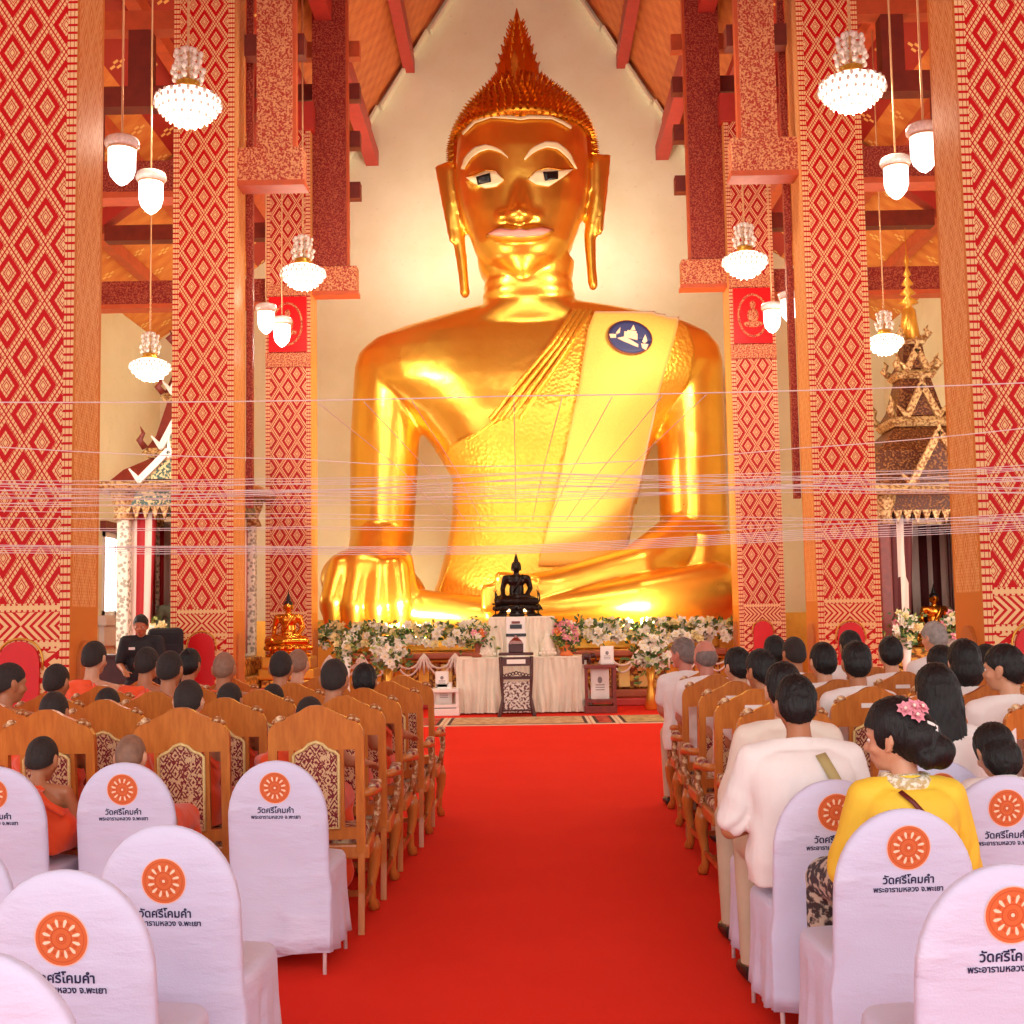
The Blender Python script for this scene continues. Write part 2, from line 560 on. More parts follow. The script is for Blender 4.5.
# ---------------------------------------------------------------- columns
CX = 4.055; CW = .79; CD = .66
YC = [10.38, 16.03, 21.8]
names = ['nearest to the chairs', 'middle one of its row', 'beside the altar flowers']
def column(s, i, label):
    r = empty('column', (s * CX, YC[i], 0), 0, label, 'column', 'patterned columns of the nave')
    h = 12.15 if i < 2 else 10.7
    mt = M['column'] if i < 2 else M['column_far']
    MB().box((0, 0, h / 2), (CW, CD, h)).build('shaft', mt, r, smooth=False)
    MB().box((0, 0, .12), (CW + .1, CD + .1, .24), bev=.03).build('base', M['beam_org'], r, smooth=False)
    # red pointed panel at the foot of the front face
    pts = []
    for t in range(17):
        a = PI * t / 16
        pts.append((.165 * math.cos(a) * (1 + .12 * math.sin(a)), 1.2 + .25 * math.sin(a) ** .8))
    pts = [(.165, .25)] + pts + [(-.165, .25)]
    MB().prism(pts, -CD / 2 - .035, -CD / 2 + .01).build('arch_panel', M['arch_red'], r, smooth=False)
    rim = [(x * 1.12, z + .02) for x, z in pts[1:-1]]
    MB().tube([(x, -CD / 2 - .01, z) for x, z in rim], .009, 6).build('arch_rim', M['gold_trim'], r)
    # the same arch on the flank towards the aisle
    q = [(-s * CW / 2 - s * .03, x, z) for x, z in pts]
    q2 = [(-s * CW / 2 + s * .01, x, z) for x, z in pts]
    n = len(q)
    b = MB(); b.add(q + q2, [tuple(range(n)), tuple(range(2 * n - 1, n - 1, -1))] + [(j, j + n, (j + 1) % n + n, (j + 1) % n) for j in range(n)], 0, True)
    b.build('arch_panel', M['flank_arch'], r, smooth=False)
    if i == 2:   # niche plaque and capital bands high on the far columns
        MB().box((0, -CD / 2 - .02, 6.75), (.66, .05, .98)).build('plaque', M['arch_red'], r, smooth=False)
        ring = [(.25 * math.cos(2 * PI * t / 20), -CD / 2 - .05, 6.75 + .37 * math.sin(2 * PI * t / 20)) for t in range(20)]
        MB().tube(ring, .02, 6, closed=True).ell((0, -CD / 2 - .05, 6.6), (.17, .03, .06)).ell((0, -CD / 2 - .05, 6.75), (.1, .03, .13)).ell((0, -CD / 2 - .05, 6.94), (.05, .03, .07)).build('relief', M['carved'], r)
        MB().box((0, -CD / 2 - .015, 6.12), (.78, .04, .24)).box((0, -CD / 2 - .015, 7.36), (.78, .04, .2)).build('band', M['carved'], r, smooth=False)
        MB().box((0, 0, 10.5), (CW + .12, CD + .12, .5)).build('capital', M['beam'], r, smooth=False)
    return r
side = {-1: 'on the monks’ side', 1: 'on the white-shirted guests’ side'}
for s in (-1, 1):
    column(s, 0, f"red column with gold diamonds {'on the monks side' if s < 0 else 'on the guests side'}, nearest and cut by the frame")
    column(s, 1, f"red gold-diamond column {'behind the black-shirted man' if s < 0 else 'behind the guests in white'}, second from the front")
    column(s, 2, f"narrow-looking far red column with niche plaque {'above the small gold statue' if s < 0 else 'past the giant statue knee'}")
# bracket beams that reach into the nave and the hanging posts they carry
for s in (-1, 1):
    for i, (xe, xa, xb, zb) in ((1, (2.8, 2.95, 3.42, 7.32)), (2, (2.87, 3.06, 3.66, 7.38))):
        hb = .46
        sd = 'monks side' if s < 0 else 'guests side'
        nf = 'near' if i == 1 else 'far'
        r = empty('bracket_beam', (s * 3.7, YC[i], zb), 0, f'carved red-gold bracket beam on the {nf} column of the {sd}', 'beam', 'carved bracket beams')
        L = 3.7 - xe + .02
        MB().box((-s * L / 2 + s * .02, 0, hb / 2), (L, .3, hb), bev=.02).build('beam_block', M['carved'], r, smooth=False)
        MB().box((-s * L / 2 + s * .02, 0, -.03), (L + .04, .34, .07)).build('underside_lip', M['beam_org'], r, smooth=False)
        w = xb - xa
        top = roofz((xa + xb) / 2) - .35
        p = empty('roof_post', (s * (xa + xb) / 2, YC[i], zb + hb), 0, f'tall carved red roof post on the {nf} bracket beam of the {sd}', 'post', 'carved roof posts')
        h = top - zb - hb
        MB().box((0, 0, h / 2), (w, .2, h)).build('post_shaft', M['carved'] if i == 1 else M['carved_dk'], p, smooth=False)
        MB().box((s * -(w / 2 + .02), 0, h / 2), (.05, .14, h)).build('edge_strip', M['beam_org'], p, smooth=False)
# tie beams, braces and king posts over the aisles
for s in (-1, 1):
    for i, yy in ((0, YC[0] + 2.9), (1, YC[1]), (2, YC[2])):
        b = MB()
        mats = [M['beam'], M['beam_dk'], M['beam_org'], M['carved_dk']]
        if i:
            b.box((s * 6.2, yy + .1, 7.45), (4.2, .3, .42), mi=3)
            b.box((s * 6.2, yy + .1, 7.2), (4.2, .34, .08), mi=2)
            b.box((s * 5.8, yy + .1, 8.55), (3.2, .26, .28), mi=1)
            b.box((s * 5.3, yy + .1, 9.6), (2.2, .26, .26), mi=2)
            b.box((s * 5.7, yy + .1, 8.0), (.34, .24, 1.0), mi=1)
            b.box((s * 5.0, yy + .1, 9.0), (.3, .24, 1.1), mi=1)
            b.bar((s * 8.3, yy + .1, 8.2), (s * 4.3, yy + .1, lowz(4.3) - .25), .24, .3, mi=0, up=(0, 1, 0))
            # ladder of short ties between column and hanging post
            for zz, mi in ((9.35, 1), (10.3, 1), (11.2, 1), (12.0, 2)):
                b.box((s * 3.6, yy + .35, zz), (1.5, .22, .3), mi=mi)
        else:
            b.bar((s * 8.4, yy, 8.2), (s * 4.3, yy, lowz(4.3) - .25), .24, .3, mi=0, up=(0, 1, 0))
        struct(b.build(f'trim_{k}', mats, smooth=False)); k += 1
    for xx in (5.4, 6.6, 7.7):
        b = MB().bar((s * xx, Y0, lowz(xx) - .16), (s * xx, BACK - .02, lowz(xx) - .16), .2, .24)
        struct(b.build(f'trim_{k}', M['beam_org'], smooth=False)); k += 1
    # carved dark strip hanging behind the middle columns and plinth along the back wall
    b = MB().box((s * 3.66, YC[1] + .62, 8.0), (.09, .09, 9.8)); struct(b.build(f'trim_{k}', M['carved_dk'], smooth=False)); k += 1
    b = MB().box((s * 6.35, BACK - .06, .8), (4.4, .12, 1.6)); struct(b.build(f'trim_{k}', M['gold_trim'], smooth=False)); k += 1
# ---------------------------------------------------------------- the giant gilded statue
def gold_mat(name, c, rough, dimple=0, bmp=.0, metal=1.0, leaf=.05):
    m, nt, b = new_mat(name)
    x, y, z, vec = coords(nt)
    n = tex_noise(nt, vec, .9, 5, .6)
    n2 = tex_noise(nt, vec, 5, 3, .6)
    c = lin(c)
    d = (c[0] * .93, c[1] * .84, c[2] * .7, 1)
    nt.links.new(mixc(nt, ramp(nt, n, .35, .7), c, d), b.inputs['Base Color'])
    b.inputs['Metallic'].default_value = metal
    X.nt = nt
    r = ramp(nt, n2, .2, .8) * leaf + rough
    nt.links.new(r.v, b.inputs['Roughness'])
    if dimple: bump(nt, b, tex_voro(nt, vec, dimple), bmp, .06)
    elif bmp: bump(nt, b, n2, bmp, .05)
    return m
M['gold'] = gold_mat('polished gilding', '#ffc854', .27, bmp=.1, metal=.92)
M['gold_robe'] = gold_mat('hammered gilding', '#ffc850', .42, dimple=13, bmp=.28, metal=.85)
M['gold_hair'] = gold_mat('old gilding', '#d98e2c', .3, bmp=.1)
M['sash'] = plain('gold silk cloth', '#f0bd54', .62, .25, var=.1, vscale=30, bmp=.3, bscale=120, sheen=.3)
M['cream'] = plain('mother of pearl cream', '#f6e3b4', .35, var=.05)
M['lip'] = plain('pink lip', '#dc8f84', .4, var=.05)
M['black'] = plain('black inlay', '#120e0c', .3, var=.05)
M['navy'] = plain('navy badge cloth', '#2f3160', .6, var=.15, vscale=30)
M['badge_fig'] = plain('badge thread', '#f0c3a0', .6, var=.15, vscale=20)
M['badge_rim'] = plain('badge rim', '#7a3a2a', .6)
BD = 26.0
BASE_Z = 1.30
broot = empty('giant_statue', (0, 24.6, BASE_Z), 0, 'giant golden seated temple statue with spired crown filling the end wall', 'statue')
BO = Vector((0, 24.6, BASE_Z))
def bp(px, py, d): return P(px, py, d) - BO
def pr(px, d): return px * d / F
def ring_px(y, xl, xr, d, dep, ex=2.3, n=40, front=1.0):
    c = bp((xl + xr) / 2, y, d)
    hw = pr((xr - xl) / 2, d)
    out = []
    for k in range(n):
        a = 2 * PI * k / n
        ca, sa = math.cos(a), math.sin(a)
        rr = (abs(ca) ** ex + abs(sa) ** ex) ** (-1 / ex)
        out.append(c + Vector((hw * rr * ca, dep * rr * sa * (front if sa < 0 else 1), 0)))
    return out
tors = MB().loft([ring_px(*a) for a in (
    (306, 486, 584, 26.2, .7), (313, 452, 628, 26.25, .85), (320, 424, 662, 26.3, .95), (328, 396, 692, 26.3, 1.02), (337, 372, 710, 26.3, 1.1), (350, 357, 721, 26.3, 1.18), (368, 353, 725, 26.3, 1.28), (384, 360, 718, 26.3, 1.36),
    (400, 384, 694, 26.3, 1.42), (420, 412, 668, 26.25, 1.46), (445, 432, 654, 26.25, 1.42), (478, 452, 642, 26.25, 1.3),
    (512, 452, 634, 26.2, 1.3), (545, 447, 628, 26.1, 1.35), (580, 438, 630, 26.0, 1.4), (612, 425, 640, 26.0, 1.4), (628, 420, 640, 26.0, 1.3))])
torso_me = fuse(tors, .07, 6)
torso_bvh = bvh_of(torso_me)
bd = MB()
bd.v, bd.f, bd.m, bd.flat = list(tors.v), list(tors.f), list(tors.m), list(tors.flat)
def bcap(a, ra, b_, rb): bd.cap(bp(*a), pr(ra, a[2]), bp(*b_), pr(rb, b_[2]), 24)
# arms
bcap((390, 372, 26.3), 36, (385, 440, 26.2), 35); bcap((385, 440, 26.2), 35, (382, 538, 26.0), 32)
bcap((382, 538, 26.0), 32, (371, 585, 24.9), 28)
bcap((687, 372, 26.3), 36, (691, 440, 26.15), 34); bcap((691, 440, 26.15), 34, (694, 528, 25.8), 34)
bcap((694, 535, 25.8), 32, (640, 572, 24.6), 28); bcap((640, 572, 24.6), 28, (560, 588, 24.2), 20); bcap((560, 588, 24.2), 19, (505, 592, 24.0), 15)
# resting hand on the lap with its fingers
for k in range(4):
    bcap((520, 586 + k * 5, 23.9), 8, (486, 590 + k * 5.5, 23.8), 6)
bcap((530, 582, 23.9), 8, (500, 577, 23.8), 6)
# hanging hand over the knee
bd.ell(bp(364, 578, 24.4), (pr(44, 24.4), .55, pr(32, 24.4)), n=28, m=16)
for x0, x1, y1, r in ((340, 331, 622, 11.5), (359, 353, 627, 12), (379, 377, 627, 12), (396, 400, 622, 11.5)):
    bcap((x0, 568, 24.15), r + 1.5, (x1, y1 - 22, 23.85), r); bcap((x1, y1 - 22, 23.85), r, (x1 + 1, y1, 23.95), r * .75)
bcap((402, 560, 24.5), 11, (412, 606, 24.3), 9)
# legs: two shins folded over one another, knees out to the columns
bcap((716, 588, 24.4), 27, (640, 600, 24.0), 25); bcap((640, 600, 24.0), 25, (560, 608, 24.0), 17); bcap((560, 608, 24.0), 17, (500, 612, 24.1), 13)
bcap((732, 606, 24.6), 20, (600, 622, 24.1), 20); bcap((345, 604, 24.8), 26, (470, 616, 24.4), 20); bcap((470, 616, 24.4), 20, (560, 622, 24.3), 16)
bd.ell(bp(532, 618, 25.4), (pr(205, 25.4), 1.2, pr(30, 25.4)), n=40, m=14)
bcap((700, 560, 25.6), 42, (690, 600, 25.4), 44)
bcap((378, 590, 25.6), 40, (390, 606, 25.2), 40)
# neck and head
bd.loft([ring_px(*a) for a in ((334, 430, 632, 26.2, .95), (322, 458, 602, 26.15, .98), (312, 476, 584, 26.05, .92), (306, 483, 576, 26.0, .86), (302, 484, 574, 25.95, .86), (297, 481, 577, 25.95, .9), (292, 485, 573, 25.9, .86), (287, 482, 575, 25.9, .9), (282, 486, 572, 25.85, .86), (276, 480, 574, 25.85, .9), (262, 476, 576, 25.8, .9))])
head = MB().loft([ring_px(*a) for a in (
    (112, 478, 562, 25.75, .8, 2.1), (120, 465, 576, 25.7, 1.0, 2.2), (138, 456, 588, 25.65, 1.18, 2.4), (165, 454, 590, 25.6, 1.25, 2.4), (190, 456, 589, 25.6, 1.25, 2.35),
    (215, 461, 585, 25.6, 1.22, 2.3), (235, 468, 578, 25.6, 1.18, 2.2), (252, 474, 572, 25.55, 1.1, 2.2), (266, 485, 560, 25.5, .92, 2.1), (276, 503, 542, 25.4, .6, 2), (280, 512, 534, 25.3, .35, 2))])
hs = MB()
hs.v, hs.f, hs.m, hs.flat = list(head.v), list(head.f), list(head.m), list(head.flat)
HD = 24.45
# nose
hs.cap(bp(522, 170, HD + .08), pr(6, HD), bp(520, 205, HD - .02), pr(10, HD), 16)
hs.ell(bp(519, 215, HD - .06), (pr(14, HD), .3, pr(10, HD)))
hs.ell(bp(504, 217, HD + .1), (pr(9, HD), .2, pr(7.5, HD))); hs.ell(bp(534, 217, HD + .1), (pr(9, HD), .2, pr(7.5, HD)))
hs.cap(bp(515, 172, HD + .1), pr(4, HD), bp(495, 160, HD + .16), pr(4, HD)); hs.cap(bp(530, 171, HD + .1), pr(4, HD), bp(550, 157, HD + .16), pr(4, HD))
# lips, chin, cheeks, lids
hs.ell(bp(520, 234, HD + .03), (pr(33, HD), .22, pr(8, HD)))
hs.ell(bp(485, 180, HD + .22), (pr(22, HD), .2, pr(9, HD))); hs.ell(bp(551, 177, HD + .22), (pr(22, HD), .2, pr(9, HD)))
head_me = fuse(hs, .035, 4)
head_bvh = bvh_of(head_me)
o0 = len(bd.v)
bd.add(hs.v, hs.f)
# ears: long lobes that hang clear of the neck
for sx, pts in ((-1, ((449, 172), (452, 205), (459, 240), (463, 272), (465, 294))), (1, ((597, 164), (597, 200), (590, 236), (591, 262), (593, 286)))):
    d = 25.9
    rr = (11, 10, 6.5, 5.5, 5)
    for i in range(4):
        a, c = bp(*pts[i], d), bp(*pts[i + 1], d)
        bd.cap(a, pr(rr[i], d), c, pr(rr[i + 1], d), 16)
    tip = (438, 168) if sx < 0 else (608, 157)
    low = (452, 240) if sx < 0 else (600, 232)
    bd.cap(bp(*tip, d), pr(3.5, d), bp(*pts[0], d), pr(7, d)); bd.cap(bp(*tip, d - .1), pr(3.5, d), bp(*low, d - .1), pr(3.5, d))
body_me = fuse(bd, .05, 5, cut=(((0, 0, 0.0), (0, 0, -1)),))
place('body', body_me, M['gold'], broot)
def hit(bvh, px, py, off):
    r = ray(px, py)
    h = bvh.ray_cast(CAMP - BO, r.normalized())
    if h[0] is None: return None
    return h[0] + Vector((0, -off, 0))
def strip(name, a, c, bvh, off, mat, m=8, n=14, thick=.03, parent=broot, d_fallback=None):
    """surface between two pixel curves laid over the carved form"""
    def at(cv, t):
        q = t * (len(cv) - 1); i = min(int(q), len(cv) - 2); f = q - i
        return cv[i][0] + (cv[i + 1][0] - cv[i][0]) * f, cv[i][1] + (cv[i + 1][1] - cv[i][1]) * f
    rows = []
    for i in range(n + 1):
        p, q = at(a, i / n), at(c, i / n)
        rows.append([hit(bvh, p[0] + (q[0] - p[0]) * j / m, p[1] + (q[1] - p[1]) * j / m, off) for j in range(m + 1)])
    return MB().grid(rows).build(name, mat, parent, solid=thick)
# robe and shoulder cloth
ys = [315, 330, 350, 377, 400, 418, 432, 446, 456, 480, 510, 540, 575, 600, 618]
la = [590, 578, 568, 548, 530, 508, 478, 450, 444, 455, 456, 452, 445, 436, 432]
ra = [676, 688, 694, 690, 680, 668, 660, 654, 650, 640, 634, 628, 622, 616, 606]
strip('robe', list(zip(la, ys)), list(zip(ra, ys)), torso_bvh, .05, M['gold_robe'], 40, 60, .06)
ys2 = [314, 330, 360, 392, 440, 496, 530, 566]
l2 = [594, 588, 583, 578, 568, 556, 547, 538]
r2 = [679, 676, 668, 658, 648, 637, 630, 620]
sash = strip('shoulder_cloth', list(zip(l2, ys2)), list(zip(r2, ys2)), torso_bvh, .14, M['sash'], 24, 40, .06)
for t in range(4):   # raised pleats where the robe gathers beside the cloth
    l = [590 - t * 5, 570 - t * 6, 548 - t * 8, 520 - t * 10]
    y = [311, 345, 378, 420]
    pts = [hit(torso_bvh, a_, b_, .1) for a_, b_ in zip(l, y)]
    MB().tube([p for p in pts if p], .05, 8).build('robe_pleat', M['gold_robe'], broot)
for cv in (((540, 566), (556, 525), (566, 492), (573, 470)), ((437, 452), (470, 440), (497, 420), (512, 400)), ((446, 612), (440, 590), (452, 560))):
    pts = [hit(torso_bvh, a_, b_, .09) for a_, b_ in cv]
    pts = [p for p in pts if p]
    if len(pts) > 1: MB().tube(pts, .03, 8).build('robe_pleat', M['gold_robe'], broot)
# navy oval badge on the cloth
def disc(name, cx, cy, rx, ry, off, mat, parent, tilt=0.0, thick=.02, th0=0.0):
    rows = []
    for i in range(7):
        t = i / 6
        row = []
        for k in range(29):
            a = 2 * PI * k / 28
            x_, y_ = rx * t * math.cos(a), ry * t * math.sin(a)
            row.append(hit(torso_bvh, cx + x_ * math.cos(tilt) - y_ * math.sin(tilt), cy + x_ * math.sin(tilt) + y_ * math.cos(tilt), off))
        rows.append(row)
    return MB().grid(rows).build(name, mat, parent, solid=thick)
badge = disc('badge', 629, 340, 22.5, 16.5, .24, M['badge_rim'], broot, .22)
disc('badge_field', 629, 340, 21.3, 15.3, .265, M['navy'], badge, .22)
def flatfig(name, polys, off, mat, parent):
    b = MB()
    for pl in polys:
        pts = [hit(torso_bvh, 590 + x_ * .078125, 310 + y_ * .078125, off) for x_, y_ in pl]
        b.add(pts, [tuple(range(len(pts)))])
    return b.build(name, mat, parent, smooth=False, solid=.02)
flatfig('badge_figure', [
    [(500, 300), (540, 235), (565, 300)], [(425, 315), (590, 345), (590, 425), (420, 385)], [(340, 400), (430, 380), (600, 480), (600, 515), (420, 440)],
    [(470, 300), (580, 315), (575, 345), (450, 322)]], .29, M['badge_fig'], badge)
flatfig('badge_flame', [[(320, 330), (375, 262), (370, 330), (330, 350)], [(235, 350), (320, 350), (320, 395), (250, 395)]], .29, M['badge_fig'], badge)
flatfig('badge_flame', [[(650, 440), (690, 355), (715, 440), (680, 470)], [(640, 470), (730, 480), (700, 550), (650, 520)]], .29, M['badge_fig'], badge)
# face inlays
def f3(name, a, c, mat, off=.03, m=4, n=12, parent=broot): return strip(name, a, c, head_bvh, off, mat, m, n, .015, parent)
for nm, top, bot, iris in (('eye', ((466, 178), (474, 177), (486, 171), (496, 172), (504, 181)), ((466, 178), (474, 184), (485, 189), (496, 187), (504, 181)), ((476, 178), (490, 174), (491, 183), (478, 186))),
                     ('eye', ((528, 180), (536, 172), (548, 169), (560, 171), (573, 170)), ((528, 180), (536, 185), (549, 187), (560, 180), (573, 170)), ((543, 173), (558, 172), (558, 180), (545, 182)))):
    e = f3(nm, top, bot, M['cream'], .035)
    f3('iris', (iris[0], iris[1]), (iris[3], iris[2]), M['black'], .06, 4, 4, e)
    f3('eyelid_line', [(x, y - 1.2) for x, y in top], top, M['gold_hair'], .05, 2, 12, e)
f3('brow', ((461, 170), (464, 158), (474, 148), (487, 145), (500, 150), (508, 158)), ((464, 170), (470, 160), (479, 153), (489, 150), (500, 153), (508, 159)), M['cream'], .05)
f3('brow', ((524, 160), (531, 149), (545, 142), (558, 143), (570, 153), (577, 170)), ((525, 161), (534, 153), (546, 148), (558, 150), (568, 159), (575, 169)), M['cream'], .05)
f3('lip_rim', ((486, 235), (500, 226), (513, 228), (519, 226), (526, 228), (540, 226), (554, 230)), ((486, 237), (500, 241), (513, 242), (520, 242), (530, 242), (542, 240), (554, 232)), M['gold_trim'], .02)
f3('lips', ((489, 234), (500, 228), (513, 231), (519, 229), (526, 231), (540, 228), (552, 230)), ((489, 235), (500, 237), (513, 237), (520, 238), (530, 237), (542, 236), (552, 231)), M['lip'], .05)
f3('hairline', ((462, 133), (474, 121), (490, 115), (515, 117), (520, 118), (530, 116), (552, 117), (564, 122), (572, 127)), ((463, 136), (475, 124), (491, 118.5), (515, 120), (520, 121), (530, 119.5), (552, 120), (563, 125), (571, 130)), M['cream'], .05, 3, 24)
# hair cap, curls, topknot and spire
hair = MB().loft([ring_px(*a, 32) for a in (
    (176, 449, 597, 26.1, 1.1, 2.2), (150, 449, 596, 26.1, 1.15, 2.2), (142, 450, 595, 26.1, 1.1, 2.2), (140, 451, 594, 25.8, 1.42, 2.3), (128, 456, 589, 25.82, 1.36, 2.2), (112, 466, 578, 25.86, 1.2, 2.1), (100, 478, 564, 25.9, 1.0, 2), (88, 490, 549, 25.95, .72, 2), (80, 496, 541, 25.95, .5, 2))])
hair_o = hair.build('hair', M['gold_hair'], broot)
b = MB()
def curl(c, n, s):
    n = n.normalized()
    t = n.orthogonal().normalized(); u = n.cross(t)
    vs = [c + (t * math.cos(k * PI / 2.5) + u * math.sin(k * PI / 2.5)) * s * .62 for k in range(5)]
    b.add(vs + [c + n * s * 1.7], [(k, (k + 1) % 5, 5) for k in range(5)])
hv = [Vector(v) for v in hair.v]
cen = sum(hv, Vector()) / len(hv)
nr = 32
yl = [(176, 449, 597, 26.1, 1.1), (150, 449, 596, 26.1, 1.15), (142, 450, 595, 26.1, 1.1), (140, 451, 594, 25.8, 1.42), (128, 456, 589, 25.82, 1.36), (112, 466, 578, 25.86, 1.2), (100, 478, 564, 25.9, 1.0), (88, 490, 549, 25.95, .72), (78, 496, 541, 25.95, .5)]
def interp(y):
    for a, c in zip(yl, yl[1:]):
        if a[0] >= y >= c[0]:
            f = (a[0] - y) / (a[0] - c[0])
            return [a[i] + (c[i] - a[i]) * f for i in range(1, 5)]
yy = 176
row = 0
while yy > 79:
    xl, xr, d, dep = interp(yy)
    c = bp((xl + xr) / 2, yy, d); hw = pr((xr - xl) / 2, d)
    cnt = int(2 * PI * max(hw, dep) / .15)
    for k in range(cnt):
        a = 2 * PI * (k + .5 * (row % 2)) / cnt
        if yy > 140.5 and math.sin(a) < -.35: continue
        if math.sin(a) > .5: continue
        q = c + Vector((hw * math.cos(a), dep * math.sin(a), 0))
        curl(q, q - cen + Vector((0, 0, .3)), .075)
    yy -= 5.2; row += 1
tag(b.build('hair_curls', M['gold_hair'], broot, smooth=False), kind='stuff')
sp = MB()
prof = []
steps = [(82, 23), (66, 21.5), (66, 19), (57, 18), (57, 16), (48, 15), (48, 13), (40, 12), (40, 10.2), (32, 9), (32, 7.5), (25, 6.3), (25, 4.6), (14, 2), (8, .4)]
cx = {82: 518.5, 8: 516}
c0 = bp(518, 82, 25.95)
zt = bp(516, 8, 25.95)
for y, r in steps: prof.append((pr(r, 25.95), bp(517, y, 25.95).z))
sp.lathe(prof, 20, c=(c0.x, c0.y, 0))
for y, r in ((66, 20.5), (57, 17.5), (48, 14.5), (40, 11.5), (32, 8.5), (25, 6)):
    z = bp(517, y, 25.95).z
    for k in range(10):
        a = 2 * PI * k / 10
        R = pr(r, 25.95)
        q = Vector((c0.x + R * math.cos(a), c0.y + R * math.sin(a), z))
        sp.cap(q, .035, q + Vector((.05 * math.cos(a), .05 * math.sin(a), .08)), .012, 6)
sp.build('crown_spire', M['gold_hair'], broot, smooth=False)
q = bp(515, 70, 25.3)
MB().lathe([(.19, -.28), (.16, -.15), (.1, -.1), (.13, 0), (.07, .1), (.09, .18), (.02, .4)], 12, c=q).build('crown_jewel', M['gold_trim'], broot)
# ---------------------------------------------------------------- throne base, flowers, altar
M['base_gold'] = two_tone('carved gilt base', '#8a4a1c', '#e9b24a', 14, .5, .06, .4, .35, bmp=.6)
M['base_red'] = plain('base red-brown', '#a5502c', .45, var=.2)
M['panel_gold'] = plain('gold panel painted lit', '#f4d27a', .3, .4, var=.08)  # paler gold paints in the light that falls on some panels
M['cloth_w'] = plain('ivory satin', '#ece0c8', .5, var=.06, sheen=.3, bmp=.1, bscale=30)
M['swag'] = plain('white garland', '#f0e0d2', .7, var=.1, vscale=60)
M['leaf'] = plain('leaves', '#4d6b34', .55, var=.4, vscale=20)
M['leaf2'] = plain('yellow-green leaves', '#9aa24f', .55, var=.3, vscale=20)
def petal_mat(name, c, core): 
    return plain(name, c, .6, var=.1, vscale=30)
M['fl_white'] = plain('white petals', '#f4ecd8', .6, var=.08, vscale=30)
M['fl_cream'] = plain('cream petals', '#f1dd9c', .6, var=.1, vscale=30)
M['fl_pink'] = plain('pink petals', '#ee9aa6', .6, var=.15, vscale=30)
M['fl_orange'] = plain('orange petals', '#ef7f3e', .6, var=.15, vscale=30)
M['wood_dk'] = plain('dark rosewood', '#4a1d17', .35, var=.25, vscale=12)
M['wood_rd'] = plain('red rosewood', '#7a2a1c', .35, var=.25, vscale=12)
M['inlay'] = two_tone('shell inlay', '#5b2c28', '#d9cfc4', 26, .48, .04, .35)
M['paper'] = plain('white card', '#f2eee6', .6, var=.03)
M['ink'] = plain('grey print', '#8e8b8b', .6, var=.1)
M['frame_w'] = plain('white frame', '#efe7dc', .4, var=.04)
M['bronze'] = plain('black bronze', '#221814', .3, .6, var=.3)
M['candle_lit'] = emit('warm bulb', '#ffd98a', 6)
r = empty('plinth', (0, 24.6, 0), 0, 'carved gold and brown stepped plinth under the giant statue', 'plinth')
def tier(name, z0, z1, w, y0, mat, mi=None):
    return MB().box((.1, (y0 + 28.6) / 2 - 24.6, (z0 + z1) / 2), (w, 28.6 - y0, z1 - z0), bev=.03).build(name, mat, r, smooth=False)
tier('step', 0, .14, 6.94, 22.15, M['beam']); tier('step', .14, .28, 6.9, 22.3, M['base_red']); tier('plinth_body', .28, .8, 6.9, 22.6, M['base_gold'])
tier('ledge', .8, .86, 6.92, 22.4, M['gold_trim']); tier('cornice', .86, .98, 6.96, 22.3, M['base_red']); tier('top_slab', .98, BASE_Z, 6.92, 23.05, M['gold_trim'])
for px_ in (330, 352, 376, 400, 424, 447, 600, 624, 644, 672, 700, 726, 742):
    c = P(px_, 672, 22.55)
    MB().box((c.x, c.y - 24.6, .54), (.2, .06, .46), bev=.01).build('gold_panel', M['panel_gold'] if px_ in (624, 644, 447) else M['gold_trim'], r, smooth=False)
def swag(pxs, label, side):
    g = empty('rope_garland', (0, 22.2, 0), 0, label, 'garland', 'white garlands draped along the plinth')
    xs = [P(p, 640, 22.25).x for p in pxs]
    for x in xs:
        b = MB()
        for j in range(-2, 3):
            b.tube([(x, 0, .97), (x + j * .035, -.03, .88), (x + j * .07, -.03, .74), (x + j * .085, -.02, .6 + abs(j) * .06)], [.012, .02, .024, .01], 6)
        b.build('tassel', M['swag'], g)
    for xa, xb in zip(xs, xs[1:]):
        for dz in (.24, .36):
            pts = [(xa + (xb - xa) * t / 12, -.02, 0.95 - dz * 4 * (t / 12) * (1 - t / 12)) for t in range(13)]
            MB().tube(pts, .018, 6).build('loop', M['swag'], g)
    return g
swag([330, 362, 393, 424, 455], 'white looped garland on the plinth at the hanging-hand end', -1)
swag([606, 637, 668, 700, 732], 'white looped garland on the plinth below the folded knee', 1)
